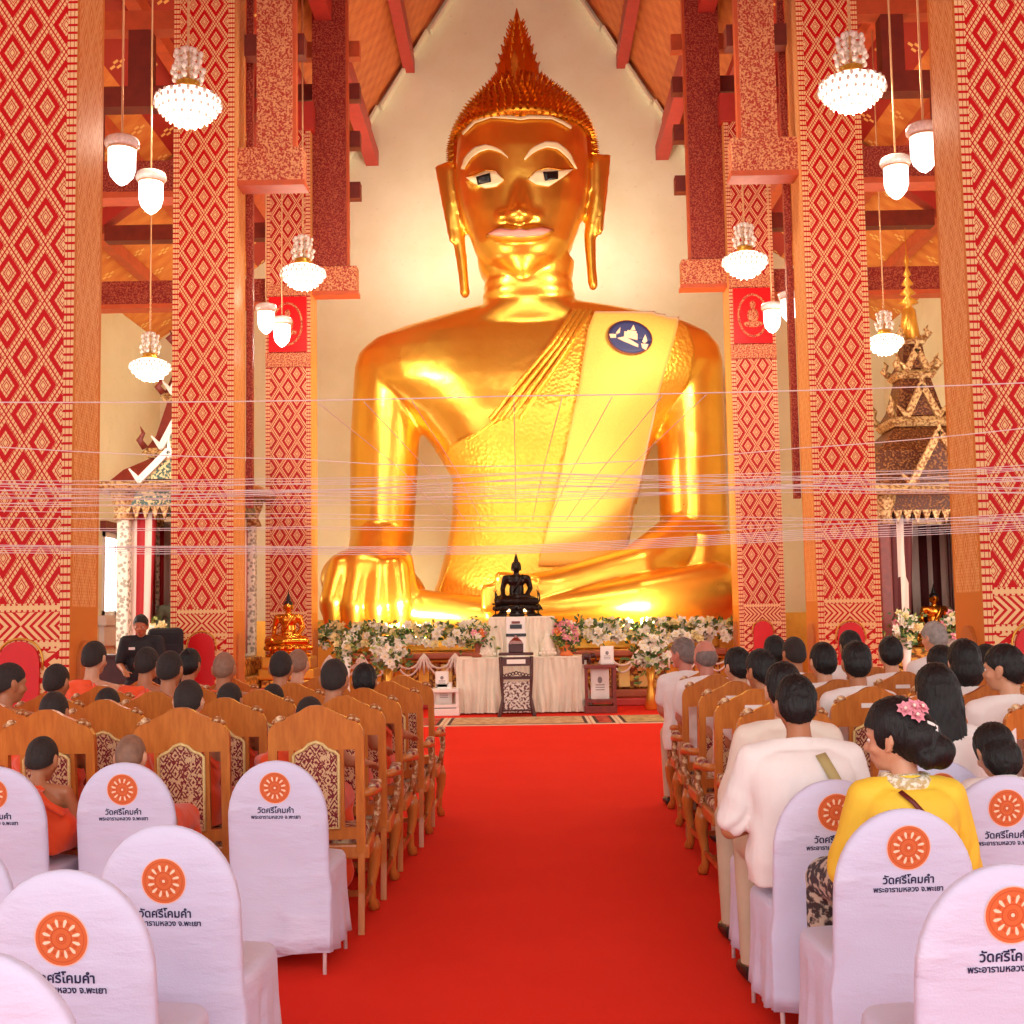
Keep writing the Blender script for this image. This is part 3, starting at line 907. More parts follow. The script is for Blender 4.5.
# blossoms
def blossom(mb, c, r, n=None, petals=6, mi=0, mc=1):
    n = (n or Vector((0, -1, .5))).normalized()
    t = n.orthogonal().normalized(); u = n.cross(t)
    a0 = random.random() * 6
    for lay, (rr, h) in enumerate(((1, .25), (.62, .5))):
        for k in range(petals):
            a = a0 + 2 * PI * k / petals + lay * .5
            d = t * math.cos(a) + u * math.sin(a); e = n.cross(d)
            b0 = c + n * (.1 * r)
            m1 = c + d * (.55 * rr * r) + n * (h * r)
            tip = c + d * (rr * r) + n * (h * r * .8)
            w = .36 * rr * r
            mb.add([b0, m1 + e * w, tip, m1 - e * w], [(0, 1, 2), (0, 2, 3)], mi)
    mb.ell(c + n * (.35 * r), (r * .2,) * 3, n=6, m=4, mi=mc)
    return mb
def leafmass(mb, pts, size, n_each=3):
    for p in pts:
        for _ in range(n_each):
            d = Vector((random.uniform(-1, 1), random.uniform(-1, .3), random.uniform(-.6, 1))).normalized()
            e = d.orthogonal().normalized() * size * .3
            q = p + Vector((random.uniform(-1, 1), random.uniform(-1, 1), random.uniform(-1, 1))) * size * .7
            mb.add([q, q + d * size * .5 + e, q + d * size, q + d * size * .5 - e], [(0, 1, 2, 3)], random.choice((0, 0, 1)))
    return mb
proto_fl = {}
def bloom_mesh(kind, r):
    key = (kind, round(r, 3), random.randint(0, 2))
    if key not in proto_fl:
        me = blossom(MB(), Vector((0, 0, 0)), r).mesh('blossom')
        me.materials.append(M['fl_' + kind]); me.materials.append(M['fl_cream'])
        proto_fl[key] = me
    return proto_fl[key]
def put_bloom(parent, loc, kind, r):
    o = bpy.data.objects.new('blossom', bloom_mesh(kind, r)); COL.objects.link(o); o.parent = parent; o.location = loc
    o.rotation_euler = (random.uniform(-.5, .5), random.uniform(-.5, .5), random.uniform(-.6, .6))
    return o
def flower_bank(xa, xb, label):
    x0, x1 = P(xa, 630, 22.45).x, P(xb, 630, 22.45).x
    g = empty('flower_bank', ((x0 + x1) / 2, 22.62, .99), 0, label, 'flowers')
    L = x1 - x0
    lv = MB()
    leafmass(lv, [Vector((random.uniform(-L / 2, L / 2), random.uniform(-.2, .15), random.uniform(.2, .46))) for _ in range(300)], .12)
    tag(lv.build('foliage', [M['leaf'], M['leaf2']], g, smooth=False), kind='stuff')
    placed = []
    tries = 0
    while len(placed) < 100 and tries < 9000:
        tries += 1
        p = Vector((random.uniform(-L / 2, L / 2), random.uniform(-.3, -.1), random.uniform(.12, .5)))
        if p.z > .33: p.y += .15
        if all((p - q).length > .08 for q in placed):
            placed.append(p)
            put_bloom(g, p, random.choice(('white', 'white', 'white', 'cream')), random.choice((.1, .12, .085)))
    return g
flower_bank(310, 488, 'long bank of white and cream flowers below the hanging golden hand')
flower_bank(562, 741, 'long bank of white and cream flowers below the folded golden leg')
def bouquet(px_, y0, d, R, n, kinds, label, vase=None, base_z=None, drop=.0):
    c = P(px_, y0, d)
    bz = base_z if base_z is not None else 0
    g = empty('bouquet', (c.x, c.y, bz), 0, label, 'flowers')
    top = c.z - bz
    lv = MB()
    leafmass(lv, [Vector((random.gauss(0, R * .55), random.gauss(0, R * .4), top + random.gauss(-.05, R * .55))) for _ in range(70)], R * .4)
    tag(lv.build('foliage', [M['leaf'], M['leaf2']], g, smooth=False), kind='stuff')
    done = []
    t = 0
    while len(done) < n and t < 2000:
        t += 1
        v = Vector((random.gauss(0, 1), random.gauss(0, 1) - .7, random.gauss(0, 1) + .3)).normalized() * R * random.uniform(.6, 1)
        if all((v - q).length > R * .3 for q in done):
            done.append(v); put_bloom(g, Vector((v.x, v.y * .8, top + v.z)), random.choice(kinds), R * .34)
    h = max(top - R * .6, .12)
    MB().lathe([(.09, 0), (.12, .02), (.07, h * .35), (.05, h * .6), (.1, h)], 16).build('vase', vase or M['frame_w'], g)
    return g
bouquet(388, 655, 21.2, .3, 22, ['white'], 'white lily bouquet on a stand in front of the plinth, by the monks', M['gold_trim'])
bouquet(650, 654, 21.2, .29, 22, ['white'], 'white lily bouquet on a stand behind the grey-haired guest', M['gold_trim'])
bouquet(346, 648, 20.9, .2, 10, ['white', 'cream'], 'small white bouquet in a pale vase beside the seated gold statue', M['frame_w'])
# side offerings tables and altar
def skirt_table(px0, px1, py0, py1, d, dep, label, ruffle=.03, ztop=None):
    a, c = P(px0, py0, d), P(px1, py0, d)
    zt = a.z if ztop is None else ztop
    zb = max(P(px0, py1, d).z, .015)
    cx = (a.x + c.x) / 2
    w = c.x - a.x
    g = empty('altar_table', (cx, d + dep / 2, zb if zb > .1 else 0), 0, label, 'table')
    o = -(zb if zb > .1 else 0)
    MB().box((0, 0, zt - .02 + o), (w, dep, .04), bev=.01).build('tabletop', M['cloth_w'], g, smooth=False)
    rings = []
    n = 400
    for t in range(13):
        f = t / 12
        z = zt - .01 - (zt - zb - .005) * f
        ring = []
        for k in range(n):
            u = k / n * 4
            sd = int(u); q = u - sd
            x_, y_ = [(-w / 2 + w * q, -dep / 2), (w / 2, -dep / 2 + dep * q), (w / 2 - w * q, dep / 2), (-w / 2, dep / 2 - dep * q)][sd]
            nx, ny = [(0, -1), (1, 0), (0, 1), (-1, 0)][sd]
            pinch = .3 + .8 * min(1, abs(f - .45) * 2.2)
            am = ruffle * (.35 + .8 * f) * pinch
            sp = q * (w if sd % 2 == 0 else dep) + sd * 1.7
            wv = math.sin(sp * 74 + 2.2 * math.sin(f * 4 + sp * 9)) * am + math.sin(sp * 31 + f * 2.5) * am * .9
            fl = .05 * f * f
            ring.append(Vector((x_ + nx * (wv + fl), y_ + ny * (wv + fl), z + o)))
        rings.append(ring)
    MB().loft(rings, caps=False).build('table_skirt', M['cloth_w'], g)
    return g
skirt_table(457, 586, 658, 713, 20.8, .8, 'wide low altar table in ruffled ivory satin, one of two stacked tiers', .035)
skirt_table(489, 554, 617, 658, 21.05, .5, 'narrow upper altar table in ivory satin carrying the black statue', .03, None)
ZT1 = P(457, 658, 20.8).z
ZT2 = P(489, 617, 21.05).z
# black seated image on the altar
def small_buddha(loc, s, mats, label, face_gold=False, pedestal=True, rz=0):
    """seated image with folded legs, flame top; s = height without pedestal"""
    g = empty('seated_statue', loc, rz, label, 'statue')
    b = MB()
    z0 = .0
    b.chain([(-.33, -.12, .07), (0, -.24, .07), (.33, -.12, .07)], [.08, .065, .08]); b.chain([(-.33, -.05, .1), (0, -.16, .13), (.3, -.08, .1)], [.09, .06, .07])
    b.ell((0, 0, .1), (.34, .2, .1)); b.ell((0, .02, .28), (.14, .1, .2)); b.ell((0, .01, .45), (.175, .105, .12)); b.chain([(-.17, .01, .5), (.17, .01, .5)], [.065, .065])
    b.cap((0, .01, .52), .055, (0, 0, .64), .05)
    b.chain([(-.2, .01, .5), (-.255, .03, .31), (-.24, -.12, .16), (-.27, -.22, .09)], [.062, .05, .042, .035]); b.chain([(.2, .01, .5), (.255, .03, .31), (.18, -.14, .18), (.02, -.2, .165)], [.062, .05, .042, .035])
    b.ell((0, -.005, .7), (.082, .09, .105)); b.ell((0, -.09, .69), (.016, .025, .03)); b.ell((-.088, .0, .68), (.014, .02, .06)); b.ell((.088, 0, .68), (.014, .02, .06))
    for v in range(len(b.v)): b.v[v] = tuple(q * s for q in b.v[v])
    ped = 0
    if pedestal:
        pd = MB()
        ped = .2 * s
        pd.lathe([(.40 * s, 0), (.42 * s, .03 * s), (.34 * s, .07 * s), (.33 * s, .11 * s), (.40 * s, .15 * s), (.41 * s, .2 * s)], 24, sy=.68)
        for k in range(18):
            a = 2 * PI * k / 18
            pd.ell((.39 * s * math.cos(a), .27 * s * math.sin(a), .15 * s), (.06 * s, .04 * s, .05 * s), n=8, m=6)
        pd.build('lotus_pedestal', mats[0], g)
    me = fuse(b, .018 * s, 3)
    o = place('body', me, mats[0], g); o.location = (0, 0, ped)
    h = MB().ell((0, .01, .735), (.09, .095, .085)).ell((0, .02, .82), (.045, .045, .05)).lathe([(.035, .84), (.03, .88), (.012, .93), (.002, .99)], 10, c=(0, .02, 0))
    for v in range(len(h.v)): h.v[v] = tuple(q * s for q in h.v[v])
    ho = h.build('topknot', mats[1], g); ho.location = (0, 0, ped)
    sa = MB().tube([(.12, -.085, .56), (.06, -.115, .45), (.0, -.115, .34), (-.06, -.1, .24)], [.02, .025, .025, .015], 8)
    for v in range(len(sa.v)): sa.v[v] = tuple(q * s for q in sa.v[v])
    so = sa.build('sash', mats[0], g); so.location = (0, 0, ped)
    return g
p = P(517, 616, 21.3)
small_buddha((p.x, 21.3, ZT2), .93, (M['bronze'], M['bronze']), 'small black bronze seated statue on the upper altar table')
# little bronze scroll stands either side of it
for sx in (-1, 1):
    g = empty('scroll_candlestick', (p.x + sx * .36, 21.2, ZT2), 0, f"dark scrolled candlestick by the black statue, {'nearer the monks' if sx < 0 else 'nearer the guests'}", 'candlestick')
    pts = [(.07 * math.cos(t * .55) * (1 - t / 20), 0, .1 + t * .02 + .05 * math.sin(t * .55)) for t in range(14)]
    MB().tube(pts, .012, 6).tube([(0, 0, 0), (0, 0, .42)], .012, 6).build('stem', M['bronze'], g)
    MB().lathe([(.08, 0), (.05, .03), (.015, .05)], 14).build('foot', M['bronze'], g)
    MB().lathe([(.02, .42), (.035, .44), (.01, .47), (.004, .52)], 10).build('finial', M['gold_trim'], g)
# candle bulbs, striped cloth sign and little bowls on the altar
g = empty('nameplate_stand', (p.x - .02, 20.98, ZT1), 0, 'little stand of white, red and dark bands between the satin swags', 'nameplate')
MB().box((0, 0, .33), (.32, .04, .66), bev=.005).build('board', M['paper'], g, smooth=False)
MB().box((0, -.025, .5), (.2, .01, .07)).box((0, -.025, .36), (.34, .012, .05)).build('dark_band', M['black'], g, smooth=False)
MB().box((0, -.025, .57), (.14, .01, .04)).build('red_band', M['wood_rd'], g, smooth=False)
g = empty('votive_light', (p.x, 20.98 + .12, ZT2), 0, 'pair of small warm votive lights at the foot of the black statue', 'lamp')
for dx in (-.14, .14):
    q = MB().lathe([(.04, 0), (.05, .02), (.03, .04), (.035, .08)], 12, c=(dx, 0, 0)).build('cup', M['gold_trim'], g)
    MB().ell((dx, 0, .1), (.03, .03, .045)).build('flame_bulb', M['candle_lit'], q)
# flower pots either side on the lower table
c = P(478, 650, 20.95)
bouquet(478, 636, 20.95, .2, 12, ['pink', 'orange', 'white'], 'pink and orange flowers in a clay pot on the monks end of the altar', M['base_red'], ZT1)
bouquet(566, 634, 20.95, .22, 14, ['pink', 'pink', 'orange'], 'pink flower bouquet in an orange pot on the guests end of the altar', M['fl_orange'], ZT1)
# white lotus dome offerings
for px_, lab in ((487, 'white folded-leaf dome offering beside the clay pot of flowers'), (548, 'white folded-leaf dome offering beside the orange flower pot')):
    c = P(px_, 650, 20.95)
    g = empty('dome_offering', (c.x, 20.95, ZT1), 0, lab, 'offering')
    b = MB().lathe([(.12, 0), (.13, .06), (.11, .18), (.07, .3), (.02, .42)], 20)
    b.build('cone', M['cloth_w'], g)
    b2 = MB()
    for ry in range(6):
        for k in range(12):
            a = 2 * PI * (k + ry * .5) / 12; R = .13 - ry * .02
            b2.ell((R * math.cos(a), R * math.sin(a), .05 + ry * .06), (.022, .022, .03), n=6, m=5)
    tag(b2.build('petal_rows', M['fl_white'], g), kind='stuff')
    MB().lathe([(.1, 0), (.06, .02), (.08, .05)], 16).build('bowl', M['gold_trim'], g)
# carved rosewood stand in front of the table
c = P(517, 714, 20.2)
g = empty('carved_stand', (c.x, 20.35, 0), 0, 'tall carved dark rosewood stand with pearl inlay before the satin table', 'stand')
H = P(517, 654, 20.2).z
for sx in (-1, 1):
    for sy in (-1, 1):
        MB().tube([(sx * .25, sy * .16, H - .05), (sx * .24, sy * .15, H * .6), (sx * .22, sy * .14, H * .3), (sx * .27, sy * .18, .03), (sx * .29, sy * .2, .0)], [.03, .028, .025, .035, .03], 8).build('leg', M['wood_dk'], g)
MB().box((0, 0, H), (.56, .4, .04), bev=.01).build('stand_top', M['wood_dk'], g, smooth=False)
b = MB().box((0, -.16, H - .12), (.5, .03, .14)).box((0, -.165, H * .62), (.5, .03, .05))
for k in range(9):
    x_ = -.21 + k * .0525
    b.tube([(x_ + .024 * math.cos(t), -.18, H - .3 + .024 * math.sin(t) - .05 * abs(k - 4) / 4) for t in [i * PI / 5 for i in range(10)]], .009, 5, closed=True)
b.build('fretwork_apron', M['wood_dk'], g, smooth=False)
MB().box((0, -.18, H - .12), (.3, .012, .07)).build('pearl_inlay', M['paper'], g, smooth=False)
MB().box((0, -.14, H * .31), (.46, .03, H * .5), bev=.01).build('inlaid_panel', M['inlay'], g, smooth=False)
MB().box((0, 0, .1), (.5, .32, .03)).build('lower_shelf', M['wood_dk'], g, smooth=False)
g = empty('incense_box', (c.x, 20.35, H + .02), 0, 'small dark lidded box on top of the carved rosewood stand', 'box')
MB().box((0, 0, .07), (.24, .18, .14), bev=.01).build('body', M['wood_dk'], g, smooth=False)
MB().lathe([(.17, .14), (.13, .19), (.05, .24), (.02, .28)], 4, a0=PI / 4, flat=True).build('lid', M['wood_rd'], g, smooth=False)
# framed notices on low stands
def notice(px_, py, w, h, d, label, z0=None):
    c = P(px_, py, d)
    g = empty('framed_notice', (c.x, c.y, (c.z - h / 2) if z0 is None else z0), 0, label, 'framed notice')
    MB().box((0, 0, h / 2), (w, .03, h), bev=.006).build('frame', M['frame_w'], g, smooth=False)
    MB().box((0, -.018, h / 2), (w * .8, .01, h * .84)).build('card', M['paper'], g, smooth=False)
    b = MB()
    for k in range(3): b.box((0, -.025, h * (.3 + .08 * k)), (w * .5, .006, h * .025))
    b.ell((0, -.024, h * .62), (w * .13, .006, h * .11), n=10, m=6)
    b.build('print', M['ink'], g, smooth=False)
    return g
def low_stand(px0, px1, py0, py1, d, mat, label, shelf):
    a, c = P(px0, py0, d), P(px1, py0, d)
    w = c.x - a.x; h = a.z
    g = empty('display_stand', ((a.x + c.x) / 2, d + .2, 0), 0, label, 'stand')
    MB().box((0, 0, h - .03), (w, .5, .06), bev=.01).build('stand_top', mat, g, smooth=False)
    MB().box((0, 0, shelf), (w * .96, .46, .05)).build('shelf', mat, g, smooth=False)
    MB().box((0, .02, .06), (w * 1.02, .5, .12), bev=.01).build('base', mat, g, smooth=False)
    for sx in (-1, 1):
        for sy in (-1, 1):
            MB().box((sx * (w / 2 - .03), sy * .2, h / 2), (.05, .05, h - .04)).build('leg', mat, g, smooth=False)
    return g, h
g, h = low_stand(431, 459, 689, 716, 20.6, M['frame_w'], 'low white display stand at the monks end of the altar', .16)
notice(442, 678, .22, .28, 20.75, 'small white framed notice standing on the low white stand', h)
notice(444, 703, .27, .35, 20.75, 'white card notice with a dark emblem inside the low white stand', .185)
g, h = low_stand(584, 616, 665, 712, 20.6, M['wood_rd'], 'red-brown display stand at the guests end of the altar', .2)
notice(607, 655, .22, .3, 20.75, 'white framed notice on top of the red-brown stand', h)
notice(600, 688, .3, .5, 20.75, 'white framed notice with emblem inside the red-brown stand', .225)
c = P(588, 664, 20.8)
g = empty('elephant_figurine', (c.x - .02, 20.8, h), 0, 'little dark wooden elephant figurine on the red-brown stand', 'figurine')
b = MB().ell((0, 0, .13), (.09, .05, .06)).ell((.1, 0, .15), (.045, .04, .045)).chain([(.13, 0, .15), (.155, 0, .1), (.15, 0, .05)], [.02, .015, .01])
for sx in (-.06, .05):
    for sy in (-.03, .03): b.cap((sx, sy, .1), .022, (sx, sy, .02), .02)
place('body', fuse(b, .008, 2), M['wood_dk'], g)
# patterned rugs across the front of the altar
M['rug_a'] = two_tone('beige rug pile', '#b98f62', '#d8b98a', 9, .5, .1, .9, bmp=.2)
M['rug_b'] = two_tone('red rug pile', '#a3231c', '#c95a3c', 7, .5, .1, .9, bmp=.2)
M['rug_c'] = two_tone('olive rug pile', '#a48a54', '#cdb67c', 9, .5, .1, .9, bmp=.2)
M['rug_edge'] = plain('rug border dark', '#4a2a22', .9, var=.2)
M['rug_fr'] = plain('rug border cream', '#e3cfae', .9, var=.1)
def rug(px0, px1, y0, y1, mat, label):
    x0, x1 = P(px0, 728, y0).x, P(px1, 728, y0).x
    w, d = x1 - x0, y1 - y0
    g = empty('patterned_rug', ((x0 + x1) / 2, (y0 + y1) / 2, 0), 0, label, 'rug', None)
    MB().box((0, 0, .007), (w, d, .012)).build('border', M['rug_fr'], g, smooth=False)
    MB().box((0, 0, .0085), (w - .1, d - .12, .014)).build('dark_band', M['rug_edge'], g, smooth=False)
    MB().box((0, 0, .010), (w - .2, d - .24, .016)).build('field', mat, g, smooth=False)
    return g
rug(443, 592, 18.55, 20.0, M['rug_a'], 'beige patterned rug on the red carpet before the carved stand')
rug(593, 620, 18.55, 20.0, M['rug_b'], 'narrow red patterned rug between the beige and the olive rugs')
rug(621, 676, 18.55, 20.0, M['rug_c'], 'olive patterned rug at the guests end of the altar')
rug(396, 442, 18.55, 20.0, M['rug_b'], 'red patterned rug at the monks end of the altar')
# small gold seated image beside the far column
c = P(286, 655, 20.6)
M['gold_small'] = gold_mat('bright gilding', '#e8a03c', .18, bmp=.1)
small_buddha((c.x, 20.8, 1.0), .92, (M['gold_small'], M['black']), 'small gold seated statue with black topknot in front of the far column')
g = empty('statue_stand', (c.x, 20.9, 0), 0, 'gold-and-brown stepped stand under the small gold seated statue', 'stand')
for z0, z1, w in ((0, .2, .98), (.2, .62, .84), (.62, .8, .92), (.8, 1.0, .82)):
    MB().box((0, 0, (z0 + z1) / 2), (w, .66, z1 - z0), bev=.03).build('tier', M['base_gold'] if z0 < .3 else M['gold_trim'], g, smooth=False)
# black floor loudspeaker by the far guests-side column
c = P(812, 640, 20.4)
g = empty('loudspeaker', (P(812, 600, 20.4).x, 20.4, 0), 0, 'slim black column loudspeaker in front of the cream wall, beyond the guests', 'loudspeaker')
h = P(812, 587, 20.4).z
MB().box((0, 0, h / 2 + .05), (.17, .2, h - .1), bev=.02).build('cabinet', M['black'], g, smooth=False)
MB().box((0, -.105, h / 2 + .05), (.13, .012, h - .25)).build('grille', plain('speaker cloth', '#26262a', .8), g, smooth=False)
MB().box((0, 0, .03), (.3, .3, .06), bev=.01).build('base', M['black'], g, smooth=False)
# ---------------------------------------------------------------- aisle shrines
M['shr_brown'] = two_tone('shrine brown gilt', '#54240f', '#9c6430', 30, .56, .06, .45, .1, bmp=.5)
M['shr_red'] = plain('shrine roof red', '#7c2a1e', .45, var=.2)
M['shr_gold'] = two_tone('shrine gilt', '#8f5a2c', '#d9b478', 22, .48, .08, .4, .2, bmp=.5)
M['shr_teal'] = two_tone('shrine mirror mosaic', '#3c5a50', '#d9c48c', 26, .5, .05, .3, .1, bmp=.4)
M['stripe'] = None
def stripe_mat(name, a, c, f):
    m, nt, b = new_mat(name)
    x, y, z, vec = coords(nt)
    nt.links.new(mixc(nt, ((x + y) * f).frac() > .55, lin(a), lin(c)), b.inputs['Base Color'])
    b.inputs['Roughness'].default_value = .7
    return m
M['stripe_r'] = stripe_mat('red white striped curtain', '#b01c22', '#efd9c9', 4.2)
M['stripe_d'] = stripe_mat('brown white striped curtain', '#5d1c1c', '#f0ddcc', 4.0)
M['pearl'] = two_tone('beaded post', '#a9a38c', '#f2ecd6', 16, .45, .05, .4, voro=True)
def shrine(loc, zs, label, brown, left):
    """square open pavilion under stacked tapering roofs; zs = heights of the main levels"""
    r = empty('pavilion_shrine', loc, 0, label, 'shrine')
    ze, zr, z1, z2, ztop = zs               # eaves, main ridge, tier 1 top, tier 2 top, spire tip
    mr = M['shr_brown'] if brown else M['shr_red']
    tr = M['shr_brown'] if brown else M['shr_teal']
    W = 1.02
    MB().box((0, 0, .35), (2.3, 2.3, .7), bev=.04).box((0, 0, .85), (2.0, 2.0, .3), bev=.04).build('plinth', M['base_gold'], r, smooth=False)
    for sx in (-1, 1):
        for sy in (-1, 1):
            MB().box((sx * .82, sy * .82, (1.0 + ze) / 2), (.2, .2, ze - 1.0), bev=.03).build('post', M['pearl'] if left else M['wood_rd'], r, smooth=False)
            MB().lathe([(.2, ze - .45), (.14, ze - .3), (.22, ze - .12), (.24, ze)], 12, c=(sx * .82, sy * .82, 0)).build('post_capital', M['shr_gold'], r)
    # curtain drawn round the back and sides, open at the front
    b = MB()
    for (a, c) in (((-.78, -.6), (-.78, .78)), ((-.78, .78), (.78, .78)), ((.78, .78), (.78, -.6))):
        rows = []
        for zz in (1.05, ze - .35):
            rows.append([Vector((a[0] + (c[0] - a[0]) * t / 40 + .02 * math.sin(t * 1.6), a[1] + (c[1] - a[1]) * t / 40 + .02 * math.cos(t * 1.6), zz)) for t in range(41)])
        b.grid(rows)
    b.build('curtain', M['stripe_r'] if left else M['stripe_d'], r, solid=.015)
    for sx in (-1, 1):   # tied-back front lengths
        rows = []
        for k in range(9):
            f = k / 8
            wdt = .42 - .12 * f
            rows.append([Vector((sx * (.74 - wdt * t / 12), -.78 + .02 * math.sin(t * 1.7), ze - .3 - (ze - 1.35) * f)) for t in range(13)])
        MB().grid(rows).build('front_curtain', M['stripe_r'] if left else M['stripe_d'], r, solid=.015)
    # carved frieze, eaves, roof with gables
    b = MB()
    for (cx_, cy_, sx, sy) in ((0, -.88, 1.9, .12), (0, .88, 1.9, .12), (-.88, 0, .12, 1.9), (.88, 0, .12, 1.9)):
        b.box((cx_, cy_, ze - .12), (sx, sy, .28))
    b.build('frieze', tr, r, smooth=False)
    b = MB()
    for k in range(13):
        x_ = -.9 + k * .15
        b.prism([(x_ - .07, ze - .24), (x_ + .07, ze - .24), (x_, ze - .46)], -.95, -.9)
    tag(b.build('hanging_fringe', M['shr_gold'], r, smooth=False))
    S2 = math.sqrt(2)
    sc = .8 if brown else 1
    def sq(prof, nm, mat):
        return MB().lathe([(w * S2 * (sc if z > zr - .01 else 1), z) for w, z in prof], 4, a0=PI / 4, flat=True).build(nm, mat, r, smooth=False)
    sq([(1.22, ze), (1.28, ze + .06), (1.2, ze + .14)], 'eaves', M['shr_gold'])
    h = zr - ze
    sq([(1.2, ze + .14), (1.0, ze + .3 * h), (.84, ze + .62 * h), (.5, zr)], 'main_roof', mr)
    sq([(.55, zr), (.62, zr + .08), (.56, zr + .16)], 'collar', M['shr_gold'])
    sq([(.56, zr + .16), (.44, zr + .4 * (z1 - zr)), (.3, z1)], 'middle_roof', mr)
    sq([(.34, z1), (.4, z1 + .07), (.34, z1 + .14)], 'collar', M['shr_gold'])
    sq([(.34, z1 + .14), (.24, z1 + .5 * (z2 - z1)), (.19, z2)], 'upper_roof', mr)
    sq([(.24, z2), (.27, z2 + .05), (.2, z2 + .1)], 'collar', M['shr_gold'])
    L = ztop - z2
    MB().lathe([(.17, z2 + .1), (.11, z2 + .3 * L), (.05, z2 + .34 * L), (.17, z2 + .36 * L), (.03, z2 + .42 * L), (.13, z2 + .44 * L), (.03, z2 + .5 * L), (.1, z2 + .52 * L), (.025, z2 + .58 * L), (.07, z2 + .6 * L), (.02, z2 + .66 * L), (.05, z2 + .72 * L), (.012, z2 + .78 * L), (.004, ztop)], 14).build('spire', M['gold_trim'], r)
    def gable(w, z0, hgt, y, nm):
        g = MB().prism([(-w, z0), (w, z0), (0, z0 + hgt)], y, y + .1).build(nm, tr, r, smooth=False)
        b = MB()
        for sx in (-1, 1):
            b.bar((sx * (w + .05), y - .02, z0 - .03), (0, y - .02, z0 + hgt + .08), .1, .09, up=(0, 1, 0))
            b.cap((sx * (w + .05), y - .02, z0 - .02), .05, (sx * (w + .2), y - .02, z0 + .16), .015, 6)
        b.cap((0, y - .02, z0 + hgt), .05, (0, y - .05, z0 + hgt + .28), .012, 6)
        b.build('gable_trim', M['frame_w'] if not brown else M['shr_gold'], g, smooth=False)
    gable(.42, ze + .16, .62 * h, -1.22, 'gable')
    gable(.26 * sc, zr + .18, .5 * (z1 - zr), -.6 * sc, 'gable')
    gable(.15 * sc, z1 + .16, .4 * (z2 - z1), -.38 * sc, 'gable')
    for z_, w_, n_ in ((ze + .14, 1.18, .34), (zr + .16, .58 * sc, .34), (z1 + .14, .36 * sc, .26), (z2 + .1, .22 * sc, .2)):
        for sx in (-1, 1):
            for sy in (-1, 1):
                MB().tube([(sx * w_, sy * w_, z_), (sx * (w_ + .07), sy * (w_ + .07), z_ + n_ * .35), (sx * (w_ + .02), sy * (w_ + .02), z_ + n_ * .7), (sx * (w_ + .06), sy * (w_ + .06), z_ + n_)], [.06, .06, .035, .006], 6).build('corner_finial', M['shr_gold'] if brown else M['shr_red'], r)
    return r
def zat(py, d, px=512): return P(px, py, d).z
SD = 20.6
sx_l, sx_r = P(190, 500, SD).x, P(916, 480, SD).x
shrine((sx_l, SD, 0), (zat(497, SD, 160), zat(462, SD, 160), zat(405, SD, 160), zat(352, SD, 160), zat(275, SD, 160)), 'red-roofed pavilion shrine with beaded posts behind the black-shirted man', False, True)
shrine((sx_r, SD, 0), (zat(500, SD, 916), zat(430, SD, 916), zat(381, SD, 916), zat(346, SD, 916), zat(228, SD, 916)), 'tall brown pavilion shrine with gold spire behind the guests', True, False)
c = P(932, 615, SD)
small_buddha((P(930, 600, SD).x, SD - .2, 1.01), .85, (M['gold_small'], M['black']), 'gold seated statue inside the brown pavilion shrine')
c = P(162, 575, SD)
M['jade'] = plain('grey-green stone', '#7d8a72', .3, var=.2)
small_buddha((P(178, 575, SD).x, SD - .1, 1.01), 1.15, (M['jade'], M['jade']), 'grey-green seated statue inside the red-roofed shrine')
for px_, n_, lab in ((905, 12, 'low flower arrangement before the brown shrine, nearest the second column'), (952, 12, 'low flower arrangement before the brown shrine, by the cut-off column')):
    bouquet(px_, 628, 18.9, .24, 16, ['white', 'cream', 'pink'], lab, M['frame_w'])
bouquet(158, 640, 18.2, .26, 14, ['white', 'cream'], 'white flower arrangement behind the black-shirted man', M['frame_w'])
